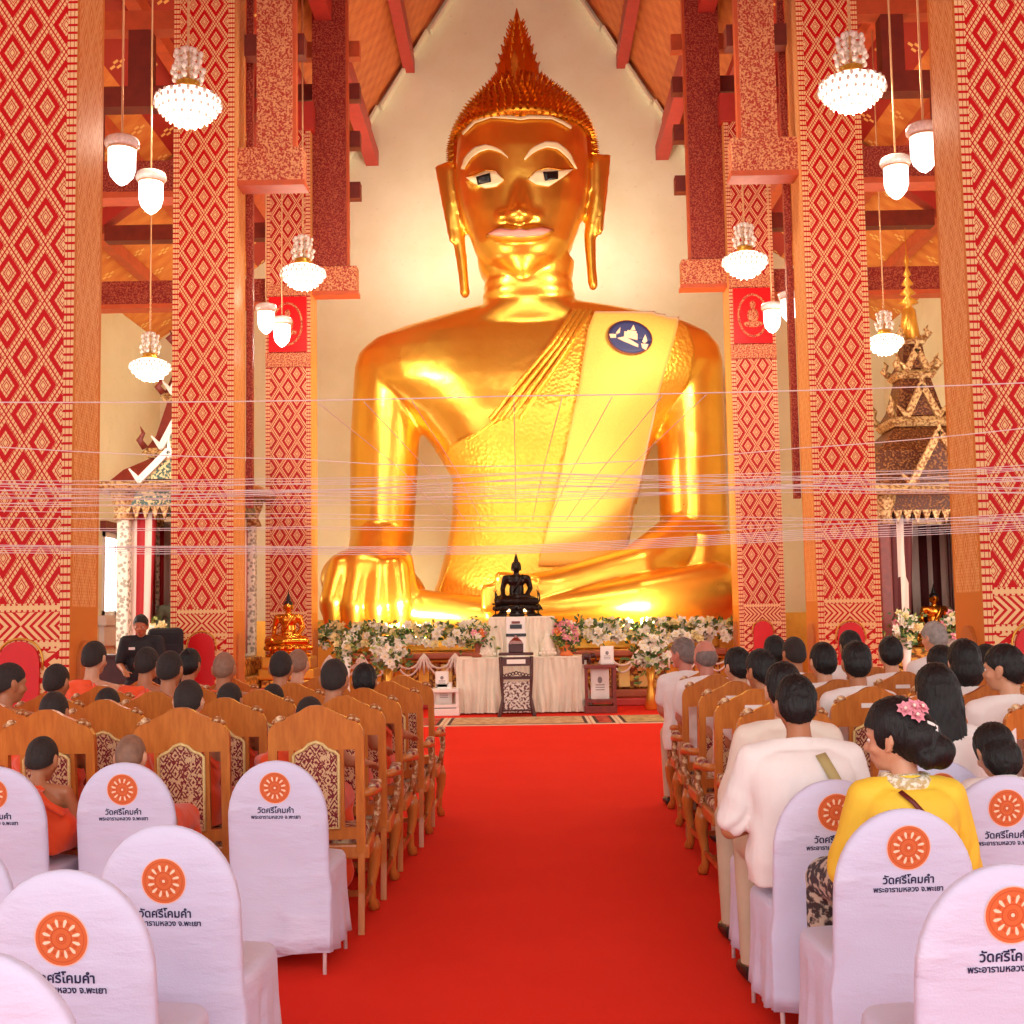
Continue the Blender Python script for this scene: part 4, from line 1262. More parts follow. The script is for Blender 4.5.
# ---------------------------------------------------------------- lamps
M['bulb'] = emit('lit white glass', '#fffaf2', 2.6)
M['bulb_w'] = emit('lit crystal', '#fff4dc', 2.6)
M['crystal'] = plain('clear crystal beads', '#f3e6d8', .15, var=.2, vscale=40, spec=.8)
M['rod'] = plain('brass rod', '#d9a878', .35, .5)
def point(loc, e, c=(1, .86, .66), r=.12):
    l = bpy.data.lights.new('lamp_light', 'POINT'); l.energy = e; l.color = c; l.shadow_soft_size = r
    o = bpy.data.objects.new('lamp_light', l); COL.objects.link(o); o.location = loc
    return o
def chandelier(px_, py, d, wpx, label, e=70):
    c = P(px_, py, d)
    R = wpx / 2 * d / F
    s = R / .35
    r = empty('crystal_chandelier', c, 0, label, 'chandelier', 'crystal chandeliers')
    # scalloped glass bowl, point down
    rings = []
    n = 48
    for f, rr, z in ((0, .05, -.235), (1, .13, -.215), (2, .22, -.15), (3, .30, -.07), (4, .35, .01), (5, .335, .06), (6, .28, .11), (7, .19, .15), (8, .09, .16)):
        rings.append([Vector((rr * (1 + .05 * math.cos(12 * 2 * PI * k / n)) * math.cos(2 * PI * k / n) * s, rr * (1 + .05 * math.cos(12 * 2 * PI * k / n)) * math.sin(2 * PI * k / n) * s, z * s)) for k in range(n)])
    MB().loft(rings).build('glass_bowl', M['bulb_w'], r)
    b = MB()
    for z, rr, cnt, q in ((.0, .355, 26, .022), (.06, .34, 24, .022), (-.07, .31, 22, .02), (-.15, .235, 16, .02), (-.21, .14, 10, .018)):
        for k in range(cnt):
            a = 2 * PI * k / cnt
            b.ell((rr * s * math.cos(a), rr * s * math.sin(a), z * s), (q * s, q * s, q * 1.4 * s), n=6, m=5)
    tag(b.build('crystal_drops', M['crystal'], r), kind='stuff')
    MB().lathe([(.13 * s, .15 * s), (.15 * s, .19 * s), (.1 * s, .22 * s), (.13 * s, .25 * s), (.03 * s, .27 * s)], 20).build('gold_collar', M['gold_trim'], r)
    b = MB()
    for k in range(8):
        a = 2 * PI * k / 8
        ca, sa = math.cos(a) * s, math.sin(a) * s
        b.tube([(.04 * ca, .04 * sa, .26 * s), (.14 * ca, .14 * sa, .3 * s), (.17 * ca, .17 * sa, .38 * s), (.11 * ca, .11 * sa, .42 * s)], .012 * s, 6)
        b.tube([(.03 * ca, .03 * sa, .42 * s), (.11 * ca, .11 * sa, .47 * s), (.14 * ca, .14 * sa, .56 * s), (.08 * ca, .08 * sa, .6 * s)], .012 * s, 6)
        for q in ((.15, .29), (.17, .38), (.11, .43), (.13, .49), (.14, .57), (.07, .61)):
            b.ell((q[0] * ca, q[0] * sa, q[1] * s), (.03 * s, .03 * s, .036 * s), n=8, m=6)
    b.build('crystal_arms', M['crystal'], r)
    top = 13.0 - c.z
    b = MB().tube([(0, 0, .25 * s), (0, 0, top)], .014 * s, 8)
    for k in range(9): b.ell((0, 0, .65 * s + k * .075 * s), (.022 * s,) * 3, n=8, m=6)
    b.build('hanging_rod', M['rod'], r)
    point(c - Vector((0, 0, .38 * s)), e)
    return r
def pendant(px_, py, d, wpx, label, e=22):
    c = P(px_, py, d)
    R = wpx / 2 * d / F
    s = R / .17
    r = empty('pendant_lamp', c, 0, label, 'pendant lamp', 'glass pendant lamps')
    MB().lathe([(.01 * s, -.30 * s), (.06 * s, -.27 * s), (.12 * s, -.2 * s), (.143 * s, -.12 * s), (.145 * s, .12 * s)], 24).build('glass_shade', M['bulb'], r)
    MB().lathe([(.145 * s, .10 * s), (.165 * s, .11 * s), (.182 * s, .13 * s), (.184 * s, .16 * s), (.172 * s, .2 * s), (.14 * s, .222 * s), (.05 * s, .235 * s), (.02 * s, .26 * s)], 24).build('cap', M['crystal'], r)
    MB().lathe([(.15 * s, .085 * s), (.16 * s, .095 * s), (.15 * s, .11 * s)], 24).build('metal_ring', M['rod'], r)
    zt = min(lowz(c.x), 12.5) if abs(c.x) > 4.3 else 12.5
    MB().tube([(0, 0, .25 * s), (0, 0, zt - c.z)], .008 * s + .004, 6).build('cord', M['rod'], r)
    point(c - Vector((0, 0, .45 * s)), e, (1, .93, .85))
    return r
chandelier(188, 105, 12.9, 66, 'large lit crystal chandelier hanging before the second column, monks side')
chandelier(852, 90, 12.9, 66, 'large lit crystal chandelier hanging before the second column, guests side')
chandelier(303, 275, 19.3, 45, 'smaller lit crystal chandelier near the far column, monks side')
chandelier(745, 263, 19.3, 45, 'smaller lit crystal chandelier near the far column, guests side')
chandelier(150, 368, 18.2, 40, 'crystal chandelier half hidden in the aisle above the red-roofed shrine')
chandelier(885, 343, 18.2, 36, 'crystal chandelier half hidden in the aisle beside the brown shrine spire')
pendant(122, 158, 12.0, 33, 'higher of the two near white glass pendants, monks side')
pendant(151, 190, 12.9, 29, 'lower of the two near white glass pendants, monks side')
pendant(924, 145, 12.0, 33, 'higher of the two near white glass pendants, guests side')
pendant(896, 175, 12.9, 29, 'lower of the two near white glass pendants, guests side')
pendant(266, 317, 17.6, 20, 'higher of the two far white glass pendants, monks side')
pendant(282, 330, 18.2, 20, 'lower of the two far white glass pendants, monks side')
pendant(789, 305, 17.6, 20, 'higher of the two far white glass pendants, guests side')
pendant(772, 316, 18.2, 20, 'lower of the two far white glass pendants, guests side')
# ---------------------------------------------------------------- ceremonial threads
M['thread'] = plain('white cotton thread', '#f6e6e4', .8, var=.04)
def thread(pts, rad, label, group, sag=.0):
    a = Vector(pts[0])
    r = None
    full = []
    for i in range(len(pts) - 1):
        p, q = Vector(pts[i]), Vector(pts[i + 1])
        L = 10
        for t in range(L + (1 if i == len(pts) - 2 else 0)):
            f = t / L
            v = p.lerp(q, f); v.z -= sag * 4 * f * (1 - f)
            full.append(v)
    o = MB().tube(full, rad, 5).build('cotton_thread', M['thread'])
    return tag(o, label, 'thread', group)
SG = 'white ceremonial threads across the hall'
thread([P(-60, 402, 9.3), P(512, 396, 9.6), P(1090, 380, 9.3)], .0048, 'topmost white thread stretched right across the hall in front of the statue chest', SG, .02)
thread([P(-60, 443, 9.2), P(300, 459, 9.6), P(512, 466, 9.6), P(800, 448, 9.6), P(1090, 420, 9.2)], .0036, 'single white thread dipping just above the upper bundle of threads', SG, .02)
LT = 'one of the white threads in the dense upper bundle across the hall'
random.seed(11)
for k in range(14):
    y0 = 480 + k * 1.9 + random.uniform(-2, 2); y2 = 494 - k * 2.6 + random.uniform(-4, 4); ym = 470 + ((k * 5) % 14) * 2.3 + random.uniform(-2, 2)
    thread([P(-60, y0, 9.0 + .02 * k), P(260, (y0 + ym) / 2 + 3, 9.3 + .02 * k), P(540, ym, 9.5 + .02 * k), P(800, (ym + y2) / 2 + 2 + random.uniform(-3, 3), 9.3 + .02 * k), P(1090, y2, 9.0 + .02 * k)], .0026, LT, SG, .012)
LM = 'one of the loose white threads between the upper and lower bundles'
for k in range(4):
    y0 = 512 + k * 6.5 + random.uniform(-3, 3); y2 = 520 - k * 3 + random.uniform(-3, 3)
    thread([P(-60, y0, 9.1 + .03 * k), P(300, y0 + random.uniform(-2, 6), 9.35 + .03 * k), P(700, 516 + k * 5, 9.35 + .03 * k), P(1090, y2, 9.1 + .03 * k)], .0024, LM, SG, .01)
LL = 'one of the white threads in the lower bundle level with the statue lap'
for k in range(6):
    y0 = 543 + k * 2 + random.uniform(-2, 2); y2 = 512 + k * 3 + random.uniform(-2, 2)
    thread([P(-60, y0, 9.15 + .02 * k), P(250, y0 + 2, 9.4 + .02 * k), P(512, 546 + k * 1.5, 9.5 + .02 * k), P(800, 530 + k * 2, 9.4 + .02 * k), P(1090, y2, 9.15 + .02 * k)], .0026, LL, SG, .006)
# threads that run from the top line down to the black statue
LD = 'one of the white threads fanning from the top line down towards the black statue'
top = P(517, 560, 20.9)
for px_ in (318, 364, 412, 514, 562, 612, 662, 706):
    a = P(px_, 399 - (px_ - 512) * .02, 9.62)
    thread([a, P(px_ + (517 - px_) * .42, 470, 13.5), P(px_ + (517 - px_) * .66, 520, 17.5)], .0036, LD, SG, .0)
# ---------------------------------------------------------------- chairs
def wood_mat(name, c, d, sc=6):
    m, nt, b = new_mat(name)
    x, y, z, vec = coords(nt)
    n = tex_noise(nt, vec, sc, 5, .6, (6, 6, .8))
    nt.links.new(mixc(nt, ramp(nt, n, .3, .7), lin(c), lin(d)), b.inputs['Base Color'])
    b.inputs['Roughness'].default_value = .28
    b.inputs['Coat Weight'].default_value = .35; b.inputs['Coat Roughness'].default_value = .15
    bump(nt, b, n, .08, .003)
    return m
M['teak'] = wood_mat('varnished teak', '#b5642a', '#d07f38')
M['teak_d'] = wood_mat('varnished teak dark', '#9d5122', '#bb6a2c')  # darker teak for the stretchers
def brocade_mat():
    m, nt, b = new_mat('maroon brocade')
    x, y, z, vec = coords(nt)
    n = tex_noise(nt, vec, 70, 2, .5)
    n2 = tex_noise(nt, vec, 34, 2, .5)
    u = (x.abs() * 17 + z * 11).frac(); w = (x.abs() * 17 - z * 11).frac()
    e = (u - .5).abs().max((w - .5).abs())
    f = (e.within(.12, .3) * (n > .44)).max((e > .43) * (n > .48)).max((n2 > .57) * (n > .42))
    nt.links.new(mixc(nt, f, lin('#7c1420'), lin('#d6b184')), b.inputs['Base Color'])
    b.inputs['Roughness'].default_value = .7
    bump(nt, b, f, .2, .003)
    return m
M['brocade'] = brocade_mat()
M['brocade_l'] = two_tone('cream floral upholstery', '#8a2a2c', '#e2cfa6', 26, .5, .08, .7, bmp=.15)
M['gilt_edge'] = plain('gilt beading', '#e9cd88', .4, .3, var=.15, vscale=60, bmp=.5, bscale=140)
M['carve_hi'] = two_tone('carving with painted highlights', '#a8622c', '#f0cfa0', 40, .56, .08, .4, bmp=.6)  # pale tone paints highlights onto the carving
def lean(v):            # the back reclines a little above the seat
    z = v.z
    return Vector((v.x, v.y - max(0, z - .45) * .14, z))
def crest():
    """half outline of the scalloped top rail from the middle outwards"""
    h = [(0, 1.15), (.03, 1.148), (.055, 1.138), (.085, 1.118), (.12, 1.103), (.145, 1.092), (.158, 1.077), (.175, 1.074), (.2, 1.066), (.222, 1.047), (.236, 1.02), (.24, .99)]
    return h
def wood_chair(label, group):
    r = empty('carved_armchair', (0, 0, 0), 0, label, 'armchair', group)
    hw = .24
    yb = -.22
    h = crest()
    pts = [(-x, z) for x, z in reversed(h)] + h[1:]
    low = [(.24, .925), (-.24, .925)]
    b = MB()
    b.prism(pts + low, yb - .022, yb + .022, tf=lean)
    for s in (-1, 1):
        b.prism([(s * .24, .40), (s * .24, .935), (s * .195, .935), (s * .195, .40)], yb - .022, yb + .022, tf=lean)
        b.prism([(s * .137, .50), (s * .137, .935), (s * .112, .935), (s * .112, .50)], yb - .018, yb + .018, tf=lean)
    b.prism([(-.2, .47), (.2, .47), (.2, .53), (-.2, .53)], yb - .02, yb + .02, tf=lean)
    b.build('back_frame', M['teak'], r, smooth=False)
    # upholstered splat with an ogee head and a gilt beaded edge
    top = [(.112, .53), (.112, .9), (.095, .915), (.06, .93), (.035, .955), (0, .968)]
    op = [(-x, z) for x, z in reversed(top)] + top[1:][::1]
    op = [(-.112, .53), (-.112, .9), (-.095, .915), (-.06, .93), (-.035, .955), (0, .968), (.035, .955), (.06, .93), (.095, .915), (.112, .9), (.112, .53)]
    pn = MB().prism(op, yb - .03, yb + .03, tf=lean).build('back_panel', M['brocade'], r, smooth=False)
    e = [lean(Vector((x, yb - .032, z))) for x, z in op]
    MB().tube(e, .009, 6, closed=True).build('panel_edging', M['gilt_edge'], pn)
    # small scrolled ears on the crest
    for s in (-1, 1):
        b = MB().ell(lean(Vector((s * .178, yb, 1.084))), (.026, .024, .018), n=10, m=6).ell(lean(Vector((s * .205, yb, 1.068))), (.016, .022, .014), n=10, m=6)
        b.build('crest_scroll', M['carve_hi'], r)
    # seat
    MB().box((0, .02, .405), (.52, .5, .075), bev=.012).build('seat_frame', M['teak'], r, smooth=False)
    MB().box((0, .03, .46), (.47, .45, .06), bev=.025).build('seat_cushion', M['brocade_l'], r)
    b = MB()
    for k in range(7):
        b.ell((-.2 + k * .067, .275, .385), (.03, .012, .025), n=8, m=6)
    b.build('carved_apron', M['carve_hi'], r)
    for s in (-1, 1):
        ft = [(s * .235, .235, .40), (s * .25, .26, .33), (s * .25, .265, .25), (s * .235, .245, .15), (s * .235, .25, .07), (s * .245, .275, .03), (s * .25, .3, .012)]
        MB().tube(ft, [.042, .045, .034, .025, .024, .034, .03], 8).build('leg', M['teak'], r)
        MB().ell((s * .256, .27, .29), (.022, .03, .05), n=8, m=6).build('leg_carving', M['carve_hi'], r)
        MB().tube([(s * .218, yb, .42), (s * .218, yb - .005, .2), (s * .218, yb - .03, .0)], .023, 4).build('leg', M['teak'], r, smooth=False)
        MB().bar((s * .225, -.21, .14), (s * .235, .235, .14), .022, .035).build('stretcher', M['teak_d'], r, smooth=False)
        # arm with a curved support, rolled end and padded top
        MB().tube([lean(Vector((s * .225, yb, .70))), (s * .265, -.08, .685), (s * .275, .1, .675), (s * .27, .2, .665), (s * .265, .245, .645), (s * .265, .25, .615)], [.02, .026, .028, .03, .032, .02], 8).build('armrest', M['teak'], r)
        MB().tube([(s * .265, .225, .65), (s * .275, .2, .56), (s * .26, .17, .49), (s * .25, .2, .42)], [.024, .02, .02, .026], 8).build('arm_support', M['carve_hi'], r)
        MB().box((s * .27, .05, .708), (.06, .2, .03), bev=.014).build('arm_pad', M['brocade_l'], r)
    b = MB()
    for k in range(5): b.bar((-.2 + k * .1, .235 - .0, .22), (-.2 + k * .1, .235, .22), .01, .01) if False else None
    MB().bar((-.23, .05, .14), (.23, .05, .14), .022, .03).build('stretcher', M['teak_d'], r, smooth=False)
    return r
GL = 'carved teak armchairs of the monks'; GR = 'carved teak armchairs of the guests'
# rows counted from the photographer: (distance of the backs, x of the aisle chair, how many)
ROWS_L = [(6.42, -1.09, 3), (7.2, -1.06, 4), (8.0, -1.02, 4), (8.82, -.98, 4), (9.66, -.94, 4)]
ROWS_R = [(6.42, 1.31, 3), (7.25, 1.31, 4), (8.1, 1.33, 4), (9.0, 1.36, 4), (9.85, 1.40, 4)]
ordn = ['nearest', 'second', 'third', 'fourth', 'farthest']
def seatname(k, n): return 'on the aisle' if k == 0 else ('second from the aisle' if k == 1 else ('third from the aisle' if k == 2 else 'fourth from the aisle'))
def pnt(s, row, k):
    d, x, n = (ROWS_L if s < 0 else ROWS_R)[row]
    return Vector((x + s * .665 * k, d + .24, 0))
first = None
CH = {}
for s, rows, grp, who in ((-1, ROWS_L, GL, 'monks'), (1, ROWS_R, GR, 'guests')):
    for i, (d, x, n) in enumerate(rows):
        for k in range(n):
            lab = f'carved teak armchair {seatname(k, n)} in the {ordn[i]} {who} row'
            if s < 0 and (i, k) == (0, 0): lab = 'nearest teak armchair on the monks aisle, its brocade back in full view'
            loc = pnt(s, i, k)
            loc.x += random.uniform(-.012, .012)
            rz = random.uniform(-.04, .04) + (.03 if s < 0 else -.02)
            if first is None:
                first = wood_chair(lab, grp); o = first
                o.location = loc; o.rotation_euler = (0, 0, rz)
            else:
                o = dup(first, loc, rz, lab, grp)
            CH[s, i, k] = o
# paper tags on the crests of the guests' chairs
M['tag'] = plain('paper label', '#f1e4dc', .7, var=.03)
tb = MB().box((0, 0, 0), (.1, .004, .026))
tagmesh = tb.mesh('paper_label', False); tagmesh.materials.append(M['tag'])
def paper_tag(s, i, k, vert, lab):
    ch = CH[s, i, k]
    o = bpy.data.objects.new('paper_label', tagmesh); COL.objects.link(o)
    p = Vector((-.02, -.22 - .026, 1.045)) if not vert else Vector((-.2, -.22 - .026, .93))
    p = lean(p)
    R = Matrix.Rotation(ch.rotation_euler.z, 3, 'Z')
    o.location = Vector(ch.location) + R @ p
    o.rotation_euler = (.14, PI / 2 if vert else 0, ch.rotation_euler.z)
    tag(o, lab, 'label', 'white paper labels on chair crests')
for (i, k) in ((1, 0), (1, 1), (1, 2), (2, 0), (2, 1), (3, 2), (3, 1), (2, 2)):
    paper_tag(1, i, k, False, f'white paper label across the crest of the armchair {seatname(k, 4)}, {ordn[i]} guests row')
for (i, k) in ((0, 0), (0, 1), (0, 2)):
    paper_tag(1, i, k, True, f'upright white paper label on the armchair {seatname(k, 4)}, nearest guests row')
# ---------------------------------------------------------------- white covered chairs
def cover_mat():
    m, nt, b = new_mat('white stretch cover')
    x, y, z, vec = coords(nt)
    n = tex_noise(nt, vec, 4, 4, .5, (1, 1, 3.2)) * ramp(nt, tex_noise(nt, vec, 2.5, 2), .3, .65)
    n2 = tex_noise(nt, vec, 180, 2)
    nt.links.new(mixc(nt, ramp(nt, n, .3, .7), lin('#d3cfe8'), lin('#dfdcf1')), b.inputs['Base Color'])
    b.inputs['Roughness'].default_value = .75
    b.inputs['Sheen Weight'].default_value = .2
    bump(nt, b, n + n2 * .04, .8, .03)
    return m
M['cover'] = cover_mat()
M['cover_seam'] = plain('cover hem', '#ddd2e2', .8, var=.05)
M['steel'] = plain('white steel tube', '#eee6e2', .3, .1, var=.05)
M['emb'] = plain('orange print', '#d96a35', .7, var=.06)
M['emb_d'] = plain('deep orange print', '#cb5526', .7, var=.06)
M['emb_l'] = plain('pale print', '#f6d9b8', .7, var=.03)
M['emb_rim'] = plain('pale pink print', '#f3c4b4', .7, var=.03)
M['letter'] = plain('navy print', '#1d1c48', .7, var=.05)
def text_mesh(body, size):
    cu = bpy.data.curves.new('txt', 'FONT'); cu.body = body; cu.size = size; cu.align_x = 'CENTER'; cu.extrude = .0004; cu.resolution_u = 3
    cu.offset = .0009
    o = bpy.data.objects.new('txt', cu); COL.objects.link(o)
    dg = bpy.context.evaluated_depsgraph_get()
    me = bpy.data.meshes.new_from_object(o.evaluated_get(dg))
    bpy.data.objects.remove(o); bpy.data.curves.remove(cu)
    xs = [v.co.x for v in me.vertices]
    return me, (max(xs) - min(xs) if xs else 1), ((max(xs) + min(xs)) / 2 if xs else 0)
def fit_text(body, width):
    me, w, cx = text_mesh(body, .04)
    for v in me.vertices:
        v.co.x = (v.co.x - cx) * width / w
        v.co.y *= width / w
    me.materials.clear(); me.materials.append(M['letter'])
    return me
T1 = fit_text('วัดศรีโคมคำ', .165)
T2 = fit_text('พระอารามหลวง จ.พะเยา', .225)
REC = .13                                  # recline of the white backs
def yrec(z): return -.2 - max(0, z - .42) * REC
def white_chair(label, group):
    r = empty('covered_chair', (0, 0, 0), 0, label, 'chair', group)
    W = .228
    rings = []
    n = 56
    H = .95
    zs = [.10, .16, .22, .30, .38, .45, .52, .60, .67, .72, .77, .81, .845, .875, .9, .92, .935, .945, .95]
    for z in zs:
        if z <= .69: w = W + (.69 - z) * .0 + (.012 if z < .45 else 0)
        else: w = W * math.sqrt(max(0, 1 - ((z - .69) / (H - .69 + .0005)) ** 2)) ** .96
        w = max(w, .004)
        t = .036 if z < .69 else .036 * (max(0.02, 1 - ((z - .69) / (H - .69 + .001)) ** 6)) ** .5
        ring = []
        for k in range(n):
            a = 2 * PI * k / n
            ca, sa = math.cos(a), math.sin(a)
            ex = 3.2
            rr = (abs(ca) ** ex + abs(sa) ** ex) ** (-1 / ex)
            lowf = max(0, (.42 - z) / .32)
            fold = 1 + .02 * lowf * math.sin(11 * a + 1)
            y = yrec(z) + t * rr * sa * (1 + .5 * lowf) + (.012 * lowf * math.sin(9 * ca + 2))
            ring.append(Vector((w * rr * ca * fold, y, z)))
        rings.append(ring)
    cv = MB().loft(rings).build('back_cover', M['cover'], r)
    # seat with its skirt
    rings = []
    n = 72
    for z, gx, inset in ((.09, 1.05, 0), (.15, 1.03, 0), (.22, 1.015, 0), (.30, 1.0, 0), (.38, 1.0, 0), (.43, 1.0, 0), (.455, .985, .0), (.468, .95, .0), (.474, .85, .0), (.476, .5, 0), (.477, .02, 0)):
        ring = []
        for k in range(n):
            a = 2 * PI * k / n
            ca, sa = math.cos(a), math.sin(a)
            ex = 5
            rr = (abs(ca) ** ex + abs(sa) ** ex) ** (-1 / ex)
            lowf = max(0, (.45 - z) / .36)
            f = gx * (1 + .045 * lowf * math.sin(11 * a) + .03 * lowf * math.sin(19 * a + 1.3))
            ring.append(Vector((.225 * rr * ca * f, .03 + .235 * rr * sa * f, z + .012 * lowf * math.sin(5 * a))))
        rings.append(ring)
    MB().loft(rings).build('seat_cover', M['cover'], r)
    for sx in (-1, 1):
        MB().tube([(sx * .2, -.17, .42), (sx * .205, -.21, .0)], .0095, 8).build('leg', M['steel'], r)
        MB().tube([(sx * .2, .21, .42), (sx * .205, .23, .0)], .0095, 8).build('leg', M['steel'], r)
    # printed wheel emblem and two lines of lettering
    def back_at(x, z, off): return Vector((x, yrec(z) - .0362 - off, z))
    zc = .832
    b = MB()
    def dsc(r0, r1, off, mi, n=36):
        vs = []
        for k in range(n):
            a = 2 * PI * k / n
            vs.append(back_at(r1 * math.cos(a), zc + r1 * math.sin(a), off))
        if r0 <= 0:
            b.add(vs, [tuple(range(n))], mi, True); return
        v0 = [back_at(r0 * math.cos(2 * PI * k / n), zc + r0 * math.sin(2 * PI * k / n), off) for k in range(n)]
        b.add(vs + v0, [(k, (k + 1) % n, n + (k + 1) % n, n + k) for k in range(n)], mi, True)
    dsc(0, .072, .0008, 3); dsc(0, .0685, .0012, 0); dsc(.058, .0605, .0016, 1); dsc(.025, .0285, .0016, 1); dsc(.0, .014, .0016, 1); dsc(.009, .0115, .002, 0); dsc(0, .005, .0022, 2)
    for k in range(12):
        a = 2 * PI * (k + .5) / 12
        def pt(rr, da): return back_at(rr * math.cos(a + da), zc + rr * math.sin(a + da), .002)
        b.add([pt(.030, -.05), pt(.038, -.10), pt(.047, -.11), pt(.052, -.02), pt(.047, .08), pt(.038, .09), pt(.030, .05)], [tuple(range(7))], 2, True)
        aa = 2 * PI * k / 12
        q = [back_at(rr * math.cos(aa + da), zc + rr * math.sin(aa + da), .0018) for rr, da in ((.034, -.08), (.045, -.09), (.045, .09), (.034, .08))]
        b.add(q, [(0, 1, 2, 3)], 1, True)
    b.build('wheel_emblem', [M['emb'], M['emb_d'], M['emb_l'], M['emb_rim']], cv, smooth=False)
    tilt = math.atan(REC)
    for me, z in ((T1, .832 - .112), (T2, .832 - .138)):
        o = bpy.data.objects.new('lettering', me); COL.objects.link(o); o.parent = cv
        o.location = back_at(0, z, .0012)
        o.rotation_euler = (PI / 2 + tilt, 0, 0)
    # hem seam
    b = MB()
    seam = []
    for t in range(31):
        a = PI * t / 30
        seam.append(back_at((W - .02) * math.cos(a), .69 + (.24) * math.sin(a) if 0 < t < 30 else .69, -.004))
    return r
GW = 'white covered chairs'
W1 = white_chair('white covered chair on the aisle beside the front teak armchair, both hem and foot showing', GW)
def wplace(o, px_, ytop, d, rz):
    c = P(px_, ytop, d)
    # d is where the top of the back stands
    R = Matrix.Rotation(rz, 3, 'Z')
    off = R @ Vector((0, yrec(.95), 0))
    o.location = (c.x - off.x, d - off.y, 0); o.rotation_euler = (0, 0, rz)
    return o
wplace(W1, 276, 758, 5.68, -.07)
for px_, d, rz, lab in (
    (124, 5.7, -.05, 'white covered chair second from the aisle behind the monks, bald head showing over it'),
    (-6, 5.62, -.04, 'white covered chair beside the orange-robed monk at the picture edge'),
    (166, 3.93, -.09, 'white covered chair with seat skirt showing, on the aisle one row behind the monks'),
    (-58, 3.95, -.05, 'white covered chair mostly out of frame, a curved sliver at the picture edge'),
    (66, 3.24, -.09, 'white covered chair with the deepest orange emblem, second nearest on the monks side'),
    (-28, 2.47, -.08, 'nearest white covered chair on the monks side, cut by the corner'),
    (834, 4.75, .07, 'white covered chair carrying the man with the khaki strap'),
    (803, 5.42, .07, 'white covered chair of the cream-shirted man, thin white leg on the carpet'),
    (904, 4.03, .08, 'white covered chair carrying the woman in yellow'),
    (1003, 3.14, .09, 'nearest white covered chair on the guests side, its emblem cut by the frame'),
    (1004, 4.79, .05, 'white covered chair behind the woman in the open-shoulder top'),
    (940, 5.3, .04, 'white covered chair of the long-haired woman, nearly hidden')):
    o = dup(W1, label=lab)
    wplace(o, px_, 800, d, rz)
    if d < 4 and px_ < 200:      # covers pulled lower over these backs
        for ch in o.children:
            for q in ch.children: q.location.z -= .05; q.location.y += .05 * REC
# ---------------------------------------------------------------- people
def skin_mat(name, c): return plain(name, c, .5, var=.1, vscale=9, sss=.08)
M['skin'] = skin_mat('warm brown skin', '#b9764f')
M['skin_l'] = skin_mat('light brown skin', '#d69b78')
M['skin_r'] = skin_mat('ruddy skin', '#c9806a')
M['hair_k'] = plain('black hair', '#130e0d', .5, var=.35, vscale=40, bmp=.5, bscale=260, stretch=(1, 1, .12), spec=.4)
M['hair_s'] = plain('cropped black hair', '#2a1f1b', .7, var=.3, vscale=60, bmp=.4, bscale=500)
M['hair_f'] = plain('faint shaved stubble', '#8d6650', .6, var=.25, vscale=30)
M['hair_g'] = plain('grey hair', '#7b6a63', .6, var=.35, vscale=30, bmp=.25, bscale=220)
M['hair_lg'] = plain('light grey hair', '#9b938c', .6, var=.3, vscale=30, bmp=.25, bscale=220)
M['robe_o'] = plain('saffron robe', '#fb551c', .7, var=.14, vscale=5, sheen=.3, bmp=.35, bscale=16, stretch=(2, 2, .6))
M['robe_b'] = plain('orange-brown robe', '#e4601f', .7, var=.14, vscale=5, sheen=.3, bmp=.35, bscale=16)
M['shirt_w'] = plain('white shirt', '#efe6e0', .75, var=.05, vscale=6, bmp=.35, bscale=14, stretch=(2, 2, .7))
M['shirt_c'] = plain('cream shirt', '#ecdccb', .75, var=.06, vscale=6, bmp=.35, bscale=14)
M['shirt_y'] = plain('yellow blouse', '#f2c636', .7, var=.08, vscale=6, bmp=.3, bscale=14)
M['shirt_k'] = plain('black shirt', '#16161c', .7, var=.2, bmp=.25, bscale=14)
M['trouser_c'] = plain('beige trousers', '#cdb99c', .8, var=.1, bmp=.2, bscale=20)
M['trouser_k'] = plain('dark trousers', '#25222a', .8, var=.15)
M['lace'] = two_tone('cream lace', '#cdb37e', '#f4ead2', 60, .5, .05, .8, bmp=.5)
M['strap_k'] = plain('khaki strap', '#b6a269', .7, var=.1)
M['strap_b'] = plain('brown strap', '#6a1a14', .5, var=.1)
M['eye_w'] = plain('eye white', '#efe8e0', .3, var=.02)
M['skirt_p'] = two_tone('printed skirt', '#3c2a26', '#c9b49c', 34, .52, .05, .6)
M['lips'] = plain('lips', '#a4564a', .5)
M['shoe'] = plain('black shoe', '#141214', .4)
def add_hand(b, wrist, d, up, s, side, curl=.5):
    """palm, four unequal bent fingers and a thumb leaving the side of the palm"""
    d = Vector(d).normalized(); up = Vector(up); up = (up - d * up.dot(d)).normalized()
    sd = d.cross(up) * side
    w = Vector(wrist)
    pc = w + d * .045 * s
    R = Matrix((sd, d, up)).transposed()
    b.ell(pc, (.04 * s, .052 * s, .016 * s), R, 12, 8)
    for k, (o, L) in enumerate(((-.030, .062), (-.011, .074), (.009, .07), (.028, .055))):
        a = w + d * .082 * s + sd * o * s
        m = a + d * L * .5 * s - up * .012 * s * curl
        e = m + (d * (1 - curl * .6) - up * curl).normalized() * L * .45 * s
        b.cap(a - d * .02 * s, .0095 * s, m, .009 * s, 8); b.cap(m, .009 * s, e, .0075 * s, 8)
    t0 = w + d * .03 * s - sd * .034 * s
    t1 = t0 + (d * .6 - sd * .8).normalized() * .035 * s
    t2 = t1 + (d * .95 - sd * .2 - up * .2).normalized() * .03 * s
    b.cap(t0, .012 * s, t1, .0105 * s, 8); b.cap(t1, .0105 * s, t2, .008 * s, 8)
